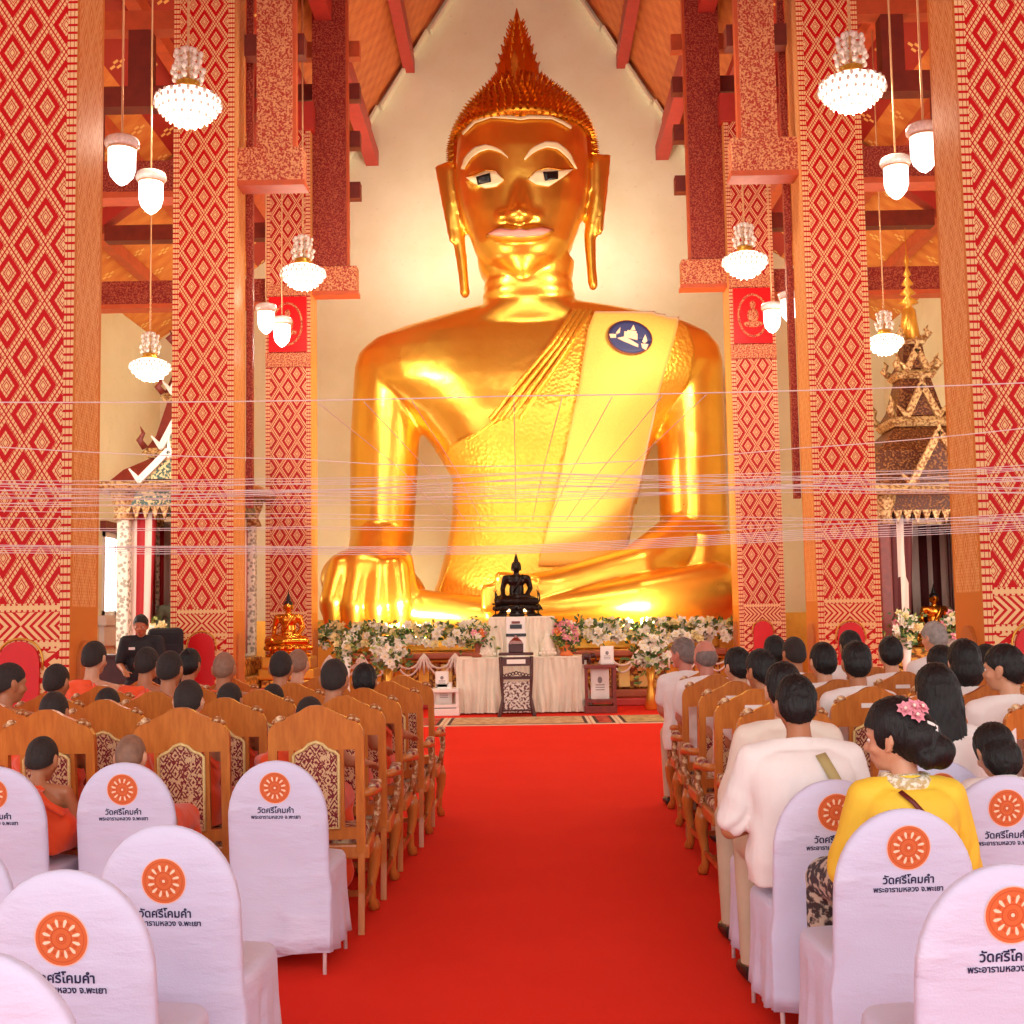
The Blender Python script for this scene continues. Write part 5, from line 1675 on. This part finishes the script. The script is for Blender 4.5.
def head_frame(sk):
    T = Matrix.Translation(sk['neck_top']) @ Matrix.Rotation(sk['yaw'], 4, 'Z') @ Matrix.Rotation(sk['pitch'], 4, 'X') @ Matrix.Rotation(sk.get('roll', 0), 4, 'Y') @ Matrix.Scale(sk.get('hs', 1), 4)
    return T
def add_head(b, T):
    """face looks along +y of the head frame; origin at the top of the neck"""
    h = MB()
    h.ell((0, .012, .125), (.076, .096, .098)); h.ell((0, .03, .085), (.07, .08, .085)); h.ell((0, .052, .035), (.05, .05, .042)); h.ell((0, .078, .015), (.024, .022, .02))
    h.cap((0, .1, .108), .009, (0, .122, .078), .014); h.ell((-.012, .113, .074), (.01, .012, .009)); h.ell((.012, .113, .074), (.01, .012, .009))
    h.ell((0, .103, .047), (.024, .012, .006)); h.ell((0, .1, .036), (.02, .012, .007))
    h.cap((-.045, .09, .128), .010, (-.012, .1, .125), .009); h.cap((.045, .09, .128), .010, (.012, .1, .125), .009)
    h.ell((-.045, .075, .075), (.022, .02, .02)); h.ell((.045, .075, .075), (.022, .02, .02))
    for s in (-1, 1):
        R = Matrix.Rotation(s * .35, 3, 'Z')
        h.ell((s * .08, .01, .095), (.009, .02, .032), R); h.cap((s * .085, -.004, .118), .007, (s * .088, -.006, .09), .007, 8); h.ell((s * .08, .016, .066), (.008, .01, .011))
    b.add([T @ Vector(v) for v in h.v], h.f)
def eyes(T, parent):
    for s in (-1, 1):
        e = MB().ell((s * .031, .094, .105), (.014, .009, .0075), n=12, m=8).build('eye', M['eye_w'], parent)
        MB().ell((s * .031, .102, .105), (.006, .003, .006), n=10, m=6).build('iris', M['black'], e)
        for o in (e,) : o.matrix_basis = T.copy()
    MB().ell((0, .111, .0455), (.019, .004, .003), n=10, m=6).ell((0, .109, .039), (.016, .004, .0035), n=10, m=6).build('lips', M['lips'], parent).matrix_basis = T.copy()
def hair_mesh(T, style):
    b = MB()
    cuts = []
    if style in ('crop', 'stub'):
        e = .004 if style == 'crop' else .0015
        b.ell((0, .010, .126), (.077 + e, .097 + e, .099 + e), n=24, m=16); b.ell((0, -.02, .10), (.069 + e, .07 + e, .08 + e), n=20, m=12)
        cut = ((0, .085, .155), (0, .62, -.8)); vox = .006
    elif style in ('short', 'short_f'):
        b.ell((0, .008, .130), (.084, .104, .104), n=24, m=16); b.ell((0, -.025, .098), (.077, .078, .085), n=20, m=12)
        cut = ((0, .088, .150), (0, .66, -.75)); vox = .007
    elif style == 'bald':
        b.ell((0, .006, .10), (.0815, .1, .085), n=24, m=16)
        cut = ((0, .08, .14), (0, .62, -.8)); vox = .006
    elif style == 'bob':
        b.ell((0, .004, .13), (.088, .106, .105), n=24, m=16); b.ell((0, -.035, .06), (.088, .075, .1), n=24, m=16)
        cut = ((0, .06, .1), (0, .95, -.3)); vox = .008
    elif style == 'long':
        b.ell((0, .004, .13), (.09, .108, .107), n=24, m=16)
        b.loft([[Vector((w * math.cos(2 * PI * k / 24), y + t * math.sin(2 * PI * k / 24), z)) for k in range(24)] for z, w, y, t in ((.14, .09, -.01, .1), (.06, .097, -.04, .075), (-.04, .1, -.06, .06), (-.14, .098, -.075, .05), (-.2, .08, -.08, .04), (-.225, .05, -.08, .025))])
        cut = ((0, .05, .1), (0, .96, -.25)); vox = .009
    elif style == 'updo':
        b.ell((0, .0, .14), (.095, .113, .11), n=24, m=16); b.ell((0, -.06, .10), (.09, .085, .09), n=24, m=16)
        b.ell((.01, -.125, .045), (.062, .055, .06), n=20, m=14); b.ell((.045, -.1, .04), (.045, .05, .05), n=16, m=12); b.ell((-.04, -.1, .03), (.04, .04, .04), n=16, m=12)
        cut = ((0, .088, .145), (0, .75, -.66)); vox = .008
    me0 = fuse(b, vox, 2)
    bm = bmesh.new(); bm.from_mesh(me0)
    if style in ('long', 'bob', 'updo'):
        # open the face: drop what lies before the ears and below the hairline
        geom = list(bm.verts) + list(bm.edges) + list(bm.faces)
        bmesh.ops.bisect_plane(bm, geom=geom, plane_co=Vector((0, .055, .1)), plane_no=Vector((0, 1, 0)))
        bmesh.ops.bisect_plane(bm, geom=list(bm.verts) + list(bm.edges) + list(bm.faces), plane_co=Vector((0, .09, .152)), plane_no=Vector((0, .3, -1)))
        kill = [f for f in bm.faces if (lambda c: c.y > .055 and Vector((0, .3, -1)).dot(c - Vector((0, .09, .152))) > 0)(f.calc_center_median())]
        bmesh.ops.delete(bm, geom=kill, context='FACES')
    else:
        co, no = cut
        bmesh.ops.bisect_plane(bm, geom=list(bm.verts) + list(bm.edges) + list(bm.faces), plane_co=Vector(co), plane_no=Vector(no), clear_outer=True)
        if style == 'bald':
            bmesh.ops.bisect_plane(bm, geom=list(bm.verts) + list(bm.edges) + list(bm.faces), plane_co=Vector((0, .0, .165)), plane_no=Vector((0, .35, 1)), clear_outer=True)
    sd = random.uniform(0, 90)
    amp = {'crop': .0022, 'stub': .0005, 'bald': .002}.get(style, .006)
    bm.normal_update()
    for v in bm.verts:      # locks and tufts
        a = math.atan2(v.co.x, v.co.y + .05)
        w = noise.noise(Vector((a * 9 + sd, v.co.z * 14, v.co.y * 9))) + .6 * noise.noise(Vector((a * 24 + sd, v.co.z * 22, 3)))
        v.co += v.normal * amp * w
    bm.transform(T)
    bm.to_mesh(me0); bm.free()
    me0.polygons.foreach_set('use_smooth', [True] * len(me0.polygons))
    return me0
def torso_rings(U, fat, g, z0=-.02, hi=.56):
    rows = [(z0, .176, .135), (.08, .18, .14), (.18, .168, .128), (.28, .163, .12), (.38, .172, .122), (.46, .176, .118), (.52, .16, .1), (hi, .11, .075)]
    out = []
    for z, w, t in rows:
        ring = []
        for k in range(28):
            a = 2 * PI * k / 28
            ca, sa = math.cos(a), math.sin(a)
            rr = (abs(ca) ** 2.4 + abs(sa) ** 2.4) ** (-1 / 2.4)
            c = U(0, 0, z)
            ring.append(c + Vector(((w * fat + g) * rr * ca, (t + g) * rr * sa, 0)))
        out.append(ring)
    return out
def seated(label, head_px, d, kind, style='crop', yaw=0.0, pitch=0.0, lean_f=0.0, lean_s=0.0, skin='skin', top=None, group=None, arms='lap', face=False, body_yaw=0.0, seat=.53, fat=1.0, lower=None, hs=1.0, vox=.011, xoff=0.0, robe='robe_o', sleeve=.62, spread=None):
    """head_px: pixel of the top of the head; the trunk is scaled so that it ends there"""
    c = P(head_px[0], head_px[1], d)
    ztop = c.z
    k0 = (ztop - .224 * hs - seat) / .64
    hs = hs * max(.9, min(1.04, .5 + .5 * k0 + .05))
    k = max(.5, (ztop - .224 * hs * (1 - .25 * max(0, -pitch - .15)) - seat) / .64)
    fat = fat * max(.82, min(1.0, .45 + .6 * k))
    r = empty('person', (c.x - xoff, d - lean_f * .5, 0), body_yaw, label, 'person', group)
    def U(x, y, z): return Vector((x * fat + lean_s * z, y + lean_f * z, seat + z * k))
    neck = U(0, -.005, .575); ntop = U(0, .012, .64)
    T = head_frame(dict(neck_top=ntop, yaw=yaw, pitch=pitch, hs=hs))
    q = min(1, .3 + .75 * k)
    sh = [U(s * .168, -.005, .52) for s in (-1, 1)]
    if arms == 'lap':
        el = [U(s * .195, .07, .3) for s in (-1, 1)]; wr = [Vector((s * .1, .27, seat + .17)) for s in (-1, 1)]
    elif arms == 'rest':
        el = [U(s * .235, .03, .34) for s in (-1, 1)]; wr = [Vector((s * .27, .2, .775)) for s in (-1, 1)]
    else:
        el = [U(s * .22, .1, .26) for s in (-1, 1)]; wr = [U(s * .03, .25, .42) for s in (-1, 1)]
    free = d < 6.2          # the white chairs have no arms to clear
    if free:
        el = [U(s * .245, .05, .2) for s in (-1, 1)]
    else:
        for e in el: e.z = max(e.z, .80 if arms == 'lap' else .83)
    if arms == 'rest':
        for e in wr: e.z = .80
    hip = [Vector((s * .088, .0, seat + .085)) for s in (-1, 1)]
    sp = spread or (.16 if free else .105)
    kn = [Vector((s * sp, .42, seat + .065)) for s in (-1, 1)]
    an = [Vector((s * sp, .41, .09)) for s in (-1, 1)]
    b = MB()
    b.ell(U(0, 0, .1 / k), (.165 * fat, .13, .1)); b.ell(U(0, .0, .24), (.138 * fat, .1, .16 * k)); b.ell(U(0, -.005, .42), (.158 * fat, .108, .15 * k))
    b.cap(sh[0], .053 * q, sh[1], .053 * q); b.cap(U(0, -.01, .51), .07 * q, neck, .054 * q); b.cap(neck, .053 * q, ntop + Vector((0, 0, .02)), .05 * q)
    for i, s in enumerate((-1, 1)):
        b.cap(U(s * .05, -.01, .562), .04 * q, sh[i], .05 * q)
        b.cap(sh[i], .051 * q, el[i], .041 * q); b.cap(el[i], .041 * q, wr[i], .027)
        dv = (wr[i] - el[i])
        add_hand(b, wr[i], dv if arms != 'pray' else Vector((0, .3, 1)), (0, 0, 1) if arms != 'pray' else (-s, 0, 0), 1.0, s, .55 if arms != 'pray' else .05)
        b.cap(hip[i], .088, kn[i], .06); b.cap(kn[i], .058, an[i], .036)
        b.cap(an[i] + Vector((0, -.02, -.045)), .034, an[i] + Vector((s * .02, .13, -.055)), .026)
    add_head(b, T)
    place('body', fuse(b, vox, 2), M[skin], r)
    hm = {'crop': 'hair_s', 'stub': 'hair_f', 'short': 'hair_k', 'bald': 'hair_g', 'bob': 'hair_k', 'long': 'hair_k', 'updo': 'hair_k'}
    mh = M[hm.get(style.split('-')[0])]
    if '-' in style: mh = M[{'g': 'hair_g', 'lg': 'hair_lg'}[style.split('-')[1]]]
    place('hair', hair_mesh(T, style.split('-')[0]), mh, r)
    if face: eyes(T, r)
    seed = random.uniform(0, 50)
    if kind == 'monk':
        g = .02
        b = MB()
        b.loft(torso_rings(U, fat, g)); b.cap(U(-.02, -.012, .5), .07 * q + g, U(-.03, -.006, .565), .05 * q + g)
        b.cap(sh[0], .052 * q + g, U(.0, -.005, .515), .058 * q + g); b.cap(U(.0, -.005, .515), .058 * q + g, sh[1] - Vector((.03, 0, .06)), .045 * q + g)
        b.cap(U(-.05, -.01, .562), .042 * q + g, sh[0], .052 * q + g)
        b.cap(sh[0], .054 * q + g, el[0], .05 * q + g); b.cap(el[0], .05 * q + g, el[0].lerp(wr[0], .75), .045 + g)
        for i, s in enumerate((-1, 1)):
            b.cap(hip[i], .085 + g, kn[i], .06 + g); b.cap(kn[i], .058 + g, an[i] + Vector((0, 0, .06)), .055 + g)
        b.cap(kn[0], .07, kn[1], .07); b.cap(an[0] + Vector((0, 0, .08)), .06, an[1] + Vector((0, 0, .08)), .06)
        nk = U(.05, 0, .59); ar = U(.205, 0, .36)
        nrm = Vector((nk.z - ar.z, 0, ar.x - nk.x)).normalized()
        def fold(v):
            w = noise.noise(Vector((v.x * 5 + seed, v.y * 5, v.z * 4)))
            return .006 * math.sin(62 * (v.x * .75 + v.z * .65) + 5 * w) + .004 * w
        rb = fuse(b, vox, 2, cut=((nk, nrm), (U(0, 0, .598), (0, 0, 1))), disp=fold)
        place('robe', rb, M[robe], r)
        pts = []
        for t in range(13):
            f = t / 12
            p = nk.lerp(ar, f)
            dep = .07 + .055 * math.sin(PI * min(1, f * 1.1))
            pts.append(p + Vector((-.006, -dep - .022, -.014)))
        MB().tube(pts, [.011] * 13, 8).build('robe_fold', M[robe], r)
    else:
        g = .016
        mt = M[top or 'shirt_w']
        b = MB()
        b.loft(torso_rings(U, fat, g + .004)); b.cap(U(0, -.012, .5), .072 * q + g, U(0, -.006, .58), .054 * q + g)
        b.cap(sh[0], .05 * q + g, sh[1], .05 * q + g)
        for i, s in enumerate((-1, 1)):
            b.cap(U(s * .045, -.01, .565), .042 * q + g, sh[i], .05 * q + g)
            if sleeve > .0 and not (kind == 'openshoulder' and s < 0):
                b.cap(sh[i], .052 * q + g, sh[i].lerp(el[i], min(1, sleeve)), .05 * q + g)
                if sleeve > 1: b.cap(el[i], .046 * q + g, el[i].lerp(wr[i], .85), .034 + g)
        def fold(v):
            w = noise.noise(Vector((v.x * 6 + seed, v.y * 6, v.z * 5)))
            return .005 * math.sin(30 * v.x + 9 * w) * min(1, max(0, (U(0, 0, .5).z - v.z) * 5)) + .003 * w
        place('shirt', fuse(b, vox, 2, cut=((U(0, 0, .603), (0, 0.2, 1)),), disp=fold), mt, r)
        nk = U(0, .002, .592)
        MB().tube([nk + Vector((.057 * q * math.cos(2 * PI * t / 20), .057 * q * math.sin(2 * PI * t / 20), .012 * math.sin(2 * PI * t / 20) * -1)) for t in range(20)], .014, 6, closed=True).build('collar', M['lace'] if kind == 'woman_yellow' else mt, r)
        b = MB()
        b.ell(U(0, 0, .08), (.178 * fat + .012, .145, .1))
        for i, s in enumerate((-1, 1)):
            b.cap(hip[i], .1, kn[i], .074); b.cap(kn[i], .072, an[i], .055)
        fem = kind.startswith('woman') or kind == 'openshoulder'
        if fem:
            b.cap(kn[0], .075, kn[1], .075); b.cap(an[0] + Vector((0, 0, .05)), .06, an[1] + Vector((0, 0, .05)), .06)
        place('skirt' if fem else 'trousers', fuse(b, vox * 1.2, 2, cut=((Vector((0, 0, .09)), (0, 0, -1)),)), M[lower or 'trouser_c'], r)
        for s in (-1, 1):
            MB().cap(an[0 if s < 0 else 1] + Vector((0, -.02, -.045)), .042, an[0 if s < 0 else 1] + Vector((s * .02, .15, -.055)), .032).build('shoe', M['shoe'], r)
    return r, dict(U=U, T=T, sh=sh, el=el, wr=wr, ntop=ntop, q=q)
GM = 'seated monks in orange robes'; GG = 'seated guests in white'
random.seed(5)
def monk(px_, top_y, d, label, **k):
    k.setdefault('arms', random.choice(('lap', 'rest', 'lap')))
    k.setdefault('yaw', random.uniform(-.15, .15)); k.setdefault('pitch', -.12)
    k.setdefault('skin', random.choice(('skin', 'skin', 'skin_l')))
    return seated(label, (px_, top_y), d, 'monk', group=GM, **k)
monk(308, 697, 6.68, 'monk showing only cropped hair above the nearest aisle armchair', arms='rest')
monk(187, 680, 6.68, 'monk with cropped black hair in the nearest armchair row, second from the aisle')
monk(52, 692, 6.68, 'monk with cropped hair in the nearest armchair row, third from the aisle')
monk(333, 659, 7.46, 'large-headed cropped-hair monk in the second row on the aisle', arms='rest')
monk(228, 683, 7.46, 'monk whose hair just shows above the second row, second from the aisle')
monk(106, 688, 7.46, 'monk whose hair just shows above the second row, third from the aisle')
monk(4, 663, 7.46, 'monk at the picture edge in the second row, his ear and cheek showing', yaw=-.7)
monk(364, 664, 8.26, 'black-haired monk in the third row on the aisle, elbow over the armrest', arms='rest', style='short')
monk(272, 684, 8.26, 'monk whose hair just shows in the third row, second from the aisle')
monk(168, 651, 8.26, 'monk with cropped hair and orange shoulder in the third row, third from the aisle')
monk(54, 664, 8.26, 'monk with cropped hair in the third row in front of the nearest red column')
monk(280, 651, 9.08, 'black-haired monk in the fourth row, seated below the small gold statue')
monk(223, 652, 9.08, 'elderly bald monk in front of the second column', style='stub')
monk(145, 647, 9.08, 'monk with cropped hair seated just below the black-shirted man')
monk(92, 641, 9.08, 'tallest seated monk, bare shoulder and orange robe in front of the orange column flank', fat=1.05, skin='skin_l')
monk(297, 649, 9.92, 'grey-stubbled monk in the farthest row behind the black-haired one', style='stub')
monk(188, 649, 9.92, 'monk with fuller black hair in the farthest row near the second column', style='short', robe='robe_b')
monk(38, 738, 5.95, 'novice in bright orange robe beside the white chair at the picture edge', pitch=-.3, xoff=0, fat=.98, skin='skin')
monk(128, 741, 5.97, 'shaven-headed novice behind the second white covered chair, crown just showing', style='stub', pitch=-.25, skin='skin_l')
def guest(px_, top_y, d, label, **k):
    k.setdefault('style', 'short'); k.setdefault('kind', 'man')
    kind = k.pop('kind')
    k.setdefault('yaw', random.uniform(-.15, .15)); k.setdefault('pitch', -.08); k.setdefault('skin', random.choice(('skin', 'skin_l')))
    return seated(label, (px_, top_y), d, kind, group=GG, **k)
guest(685, 638, 10.1, 'grey-haired guest on the aisle in the farthest row, ruddy face turned aside', style='short-g', yaw=.75, skin='skin_r', face=True)
guest(706, 640, 9.26, 'balding grey-haired guest on the aisle in the fourth row', style='bald', yaw=.2, skin='skin_r')
guest(739, 648, 8.36, 'black-haired guest in white on the aisle in the third row', yaw=.35)
guest(763, 650, 7.5, 'black-haired guest in white on the aisle in the second row, ear showing', yaw=.45)
guest(775, 636, 10.1, 'guest in the farthest row, second from the aisle, mostly hidden head')
guest(795, 637, 9.26, 'guest with cropped black hair in the fourth row, second from the aisle', style='crop')
guest(824, 643, 8.36, 'thin-crowned black-haired guest in the third row, second from the aisle')
guest(851, 631, 10.1, 'guest in the farthest row seated before the red arch of the second column')
guest(857, 642, 7.5, 'black-haired guest in the second row, second from the aisle, white collar showing')
guest(891, 637, 9.26, 'black-haired guest in the fourth row, third from the aisle, by the column edge')
guest(936, 622, 10.1, 'light-grey-haired guest in white turned towards the aisle, before the brown shrine', style='short-lg', yaw=.5, fat=1.1, skin='skin_l')
guest(942, 646, 8.36, 'guest with bobbed black hair in the third row, third from the aisle', style='bob', kind='woman')
guest(965, 640, 7.5, 'guest with full black bob in the second row, third from the aisle', style='bob', kind='woman', hs=1.05)
guest(987, 645, 9.26, 'dark-haired guest in the fourth row, fourth from the aisle', style='bob', kind='woman')
guest(1008, 645, 6.7, 'black-haired man in white in the nearest row, cheek turned to the aisle', yaw=.8, fat=1.1, face=True)
# those on the white covered chairs
guest(787, 663, 5.78, 'cream-shirted man on the aisle, mostly hidden by the man with the strap', top='shirt_c', arms='lap', fat=1.08, sleeve=1.4, body_yaw=.0, lean_s=-.02, spread=.22)
wm, J = guest(797, 676, 5.08, 'man in white tunic with a khaki strap across his back', fat=1.16, yaw=-.1, pitch=-.2, arms='lap', vox=.009, sleeve=.85, spread=.14)
U = J['U']
pts = [U(x, -(.103 + .055 * math.sin(PI * min(.5, t * .9 + .05))), z) for t, x, z in ((0, .05, .55), (.15, .065, .51), (.4, .1, .42), (.7, .14, .3), (1, .165, .2))]
b = MB()
vs = []
for p in pts: vs += [[p + Vector((-.02, .0, -.006)), p + Vector((.02, .004, .006))]]
b.grid(vs).build('bag_strap', M['strap_k'], wm, solid=.005)
q = J['ntop']
MB().tube([q + Vector((.066 * math.cos(a), -.01 + .07 * math.sin(a), -.045 + .02 * math.sin(a))) for a in [PI + PI * t / 12 for t in range(13)]], .0025, 6).build('neck_cord', M['strap_b'], wm)
lw, J = guest(937, 665, 5.55, 'woman in white with long straight black hair', style='long', kind='woman', pitch=-.02, yaw=.05, lower='shirt_w')
ow, J = guest(1018, 726, 5.1, 'dark-haired woman in white open-shoulder top at the picture edge', style='bob', kind='openshoulder', pitch=-.5, lean_f=.12, lean_s=.0, xoff=.06, lower='shirt_w', sleeve=.7, skin='skin_l')
yw, J = guest(902, 703, 4.36, 'woman in yellow blouse with black updo and pink hair flowers', style='updo', kind='woman_yellow', top='shirt_y', yaw=.95, pitch=-.12, face=True, fat=.92, skin='skin_l', lower='skirt_p', sleeve=1.3, arms='lap', vox=.008, hs=1.06, spread=.2)
T = J['T']; U = J['U']
def attach(name, mb, mat, parent, T_=None):
    o = mb.build(name, mat, parent)
    if T_ is not None: o.matrix_basis = T_.copy()
    return o
for (x_, y_, z_) in ((-.045, -.082, .205), (-.07, -.062, .2), (-.02, -.1, .2), (-.05, -.09, .175)):
    attach('hair_flower', blossom(MB(), Vector((x_, y_, z_)), .033, Vector((x_ * 1.5, y_ * 1.2, .08)), 7), [M['fl_pink'], M['fl_white']], yw, T)
attach('hair_clip', MB().tube([(-.035, -.118, .15), (-.02, -.13, .14), (-.0, -.135, .13), (-.015, -.138, .115)], .007, 8), M['paper'], yw, T)
MB().tube([U(0, .0, .585) + Vector((.066 * math.cos(2 * PI * t / 20), .062 * math.sin(2 * PI * t / 20), .006 * math.cos(4 * PI * t / 20))) for t in range(20)], .026, 8, closed=True).build('lace_collar', M['lace'], yw)
pts = [U(x, -(.1 + .058 * math.sin(PI * min(.5, t * .9 + .05))), z) for t, x, z in ((0, -.06, .56), (.2, -.02, .52), (.5, .04, .44), (.8, .1, .33), (1, .15, .24))]
b = MB(); b.grid([[p + Vector((-.007, 0, -.004)), p + Vector((.007, .002, .004))] for p in pts]).build('bag_strap', M['strap_b'], yw, solid=.004)
# the standing man in black before the second column
def guard():
    c = P(142, 615, 14.6)
    r = empty('person', (c.x, 14.6, 0), PI + .1, 'standing man in a black short-sleeved shirt with a white chest badge, head bowed', 'person')
    H = c.z
    k = H / 1.70
    b = MB()
    def V(x, y, z): return Vector((x, y, z * k))
    T = Matrix.Translation(V(0, .02, 1.48)) @ Matrix.Rotation(-.25, 4, 'X')
    sh = [V(s * .18, 0, 1.39) for s in (-1, 1)]
    el = [V(s * .24, .03, 1.12) for s in (-1, 1)]; wr = [V(s * .14, .25, 1.05) for s in (-1, 1)]
    b.ell(V(0, 0, .95), (.165, .12, .13)); b.ell(V(0, 0, 1.12), (.145, .1, .16)); b.ell(V(0, 0, 1.29), (.165, .11, .15)); b.cap(sh[0], .055, sh[1], .055)
    b.cap(V(0, -.01, 1.38), .07, V(0, .0, 1.43), .055); b.cap(V(0, 0, 1.43), .054, V(0, .02, 1.5), .05)
    for i, s in enumerate((-1, 1)):
        b.cap(sh[i], .053, el[i], .042); b.cap(el[i], .04, wr[i], .027); add_hand(b, wr[i], wr[i] - el[i], (0, 0, 1), 1, s, .5)
        b.cap(V(s * .09, 0, .9), .088, V(s * .1, .02, .48), .06); b.cap(V(s * .1, .02, .48), .058, V(s * .1, -.01, .09), .038); b.cap(V(s * .1, -.03, .045), .034, V(s * .11, .13, .03), .026)
    add_head(b, T)
    place('body', fuse(b, .011, 2), M['skin'], r)
    place('hair', hair_mesh(T, 'short'), M['hair_k'], r)
    eyes(T, r)
    b = MB(); g = .018
    b.ell(V(0, 0, .98), (.17 + g, .125 + g, .13)); b.ell(V(0, 0, 1.12), (.15 + g, .105 + g, .16)); b.ell(V(0, 0, 1.29), (.168 + g, .113 + g, .15)); b.cap(sh[0], .058 + g, sh[1], .058 + g)
    for i, s in enumerate((-1, 1)):
        b.cap(V(s * .06, 0, 1.42), .045 + g, sh[i], .055 + g); b.cap(sh[i], .058 + g, sh[i].lerp(el[i], .8), .052 + g)
    place('shirt', fuse(b, .012, 2, cut=((V(0, 0, 1.455), (0, -.3, 1)),)), M['shirt_k'], r)
    MB().box(V(.085, .135, 1.31), (.07, .008, .03)).build('chest_badge', M['paper'], r, smooth=False)
    b = MB(); b.ell(V(0, 0, .93), (.18, .135, .12))
    for s in (-1, 1): b.cap(V(s * .09, 0, .9), .1, V(s * .1, .02, .48), .075); b.cap(V(s * .1, .02, .48), .072, V(s * .1, -.01, .08), .06)
    place('trousers', fuse(b, .014, 2, cut=((V(0, 0, .05), (0, 0, -1)),)), M['trouser_k'], r)
    for s in (-1, 1): MB().cap(V(s * .1, -.04, .045), .042, V(s * .11, .15, .035), .032).build('shoe', M['shoe'], r)
guard()
# brown desk and a black bag-covered camera case by him
g = empty('wooden_desk', (P(118, 660, 15.4).x - .25, 15.6, 0), 0, 'dark brown wooden desk below the lit window, beside the black-shirted man', 'desk')
h = P(115, 655, 15.3).z
MB().box((0, 0, h - .02), (1.1, .6, .04), bev=.01).build('desktop', M['wood_dk'], g, smooth=False)
MB().box((0, -.26, h - .2), (1.0, .03, .32)).build('front_panel', M['wood_dk'], g, smooth=False)
for sx in (-1, 1):
    for sy in (-1, 1): MB().box((sx * .5, sy * .25, h / 2 - .02), (.06, .06, h - .04)).build('leg', M['wood_dk'], g, smooth=False)
g = empty('covered_loudspeaker', (P(163, 650, 15.2).x, 15.3, 0), .3, 'black cloth-covered loudspeaker standing beside the black-shirted man', 'loudspeaker')
h = P(163, 628, 15.2).z
MB().box((0, 0, h / 2), (.42, .4, h), bev=.06).build('cabinet', M['shirt_k'], g, smooth=False)
MB().box((.0, -.205, h * .62), (.3, .02, h * .5), bev=.01).build('grille', M['trouser_k'], g, smooth=False)
# ---------------------------------------------------------------- light
w = bpy.data.worlds.new('daylight'); SC.world = w; w.use_nodes = True
bg = w.node_tree.nodes['Background']
bg.inputs[0].default_value = (.96, .97, 1.0, 1); bg.inputs[1].default_value = 1.6
def area(name, loc, target, sx, sy, e, c=(1, 1, 1)):
    l = bpy.data.lights.new(name, 'AREA'); l.shape = 'RECTANGLE'; l.size = sx; l.size_y = sy; l.energy = e; l.color = c
    o = bpy.data.objects.new(name, l); COL.objects.link(o); o.location = loc
    o.rotation_euler = (Vector(target) - Vector(loc)).to_track_quat('-Z', 'Y').to_euler()
    return o
# daylight through the open front of the hall, behind the photographer
area('front_doors_daylight', (0, -4.5, 4.2), (0, 14, 3.4), 10, 6, 490, (1, .97, .94))
# floodlights at the foot of the statue
area('statue_floodlight', (-2.2, 22.8, 1.36), (-.8, 26, 6.5), .8, .4, 330, (1, .88, .62))
area('statue_floodlight', (2.2, 22.8, 1.36), (1.0, 26, 6.5), .8, .4, 330, (1, .88, .62))
area('wall_fill', (-3.3, 27.6, 1.5), (-3.3, 29, 5.0), .6, .4, 45, (1, .8, .45))
area('wall_fill', (3.5, 27.6, 1.5), (3.5, 29, 5.0), .6, .4, 45, (1, .8, .45))
# unseen fill lights added to brighten the statue and the altar
for s in (-1, 1): area('statue_fill', (s * 3.3, 22.5, 7.4), (s * 1.0, 26, 7.5), .7, .5, 125, (1, .9, .66))
area('altar_fill', (0, 15.5, 9.5), (0, 21.6, .9), 1.4, .8, 230, (1, .93, .8))
for s in (-1, 1):
    area('wall_fill', (s * 1.3, 27.0, 9.2), (s * 2.2, 29, 14), 1.2, .5, 75, (1, .95, .85))  # hidden fill added behind the statue to brighten the upper back wall
    area('aisle_fill', (s * 8.2, 17, 3.0), (s * 4, 19, 4), 5, 3.5, 260, (1, .95, .86))  # interior fill added along the aisle; the wall is solid here
vs = SC.view_settings
vs.view_transform = 'Standard'; vs.look = 'None'; vs.gamma = 1.0; vs.use_curve_mapping = False
vs.exposure = -0.05
SC.cycles.max_bounces = 8
SC.cycles.use_denoising = True
SC.cycles.sample_clamp_indirect = 6
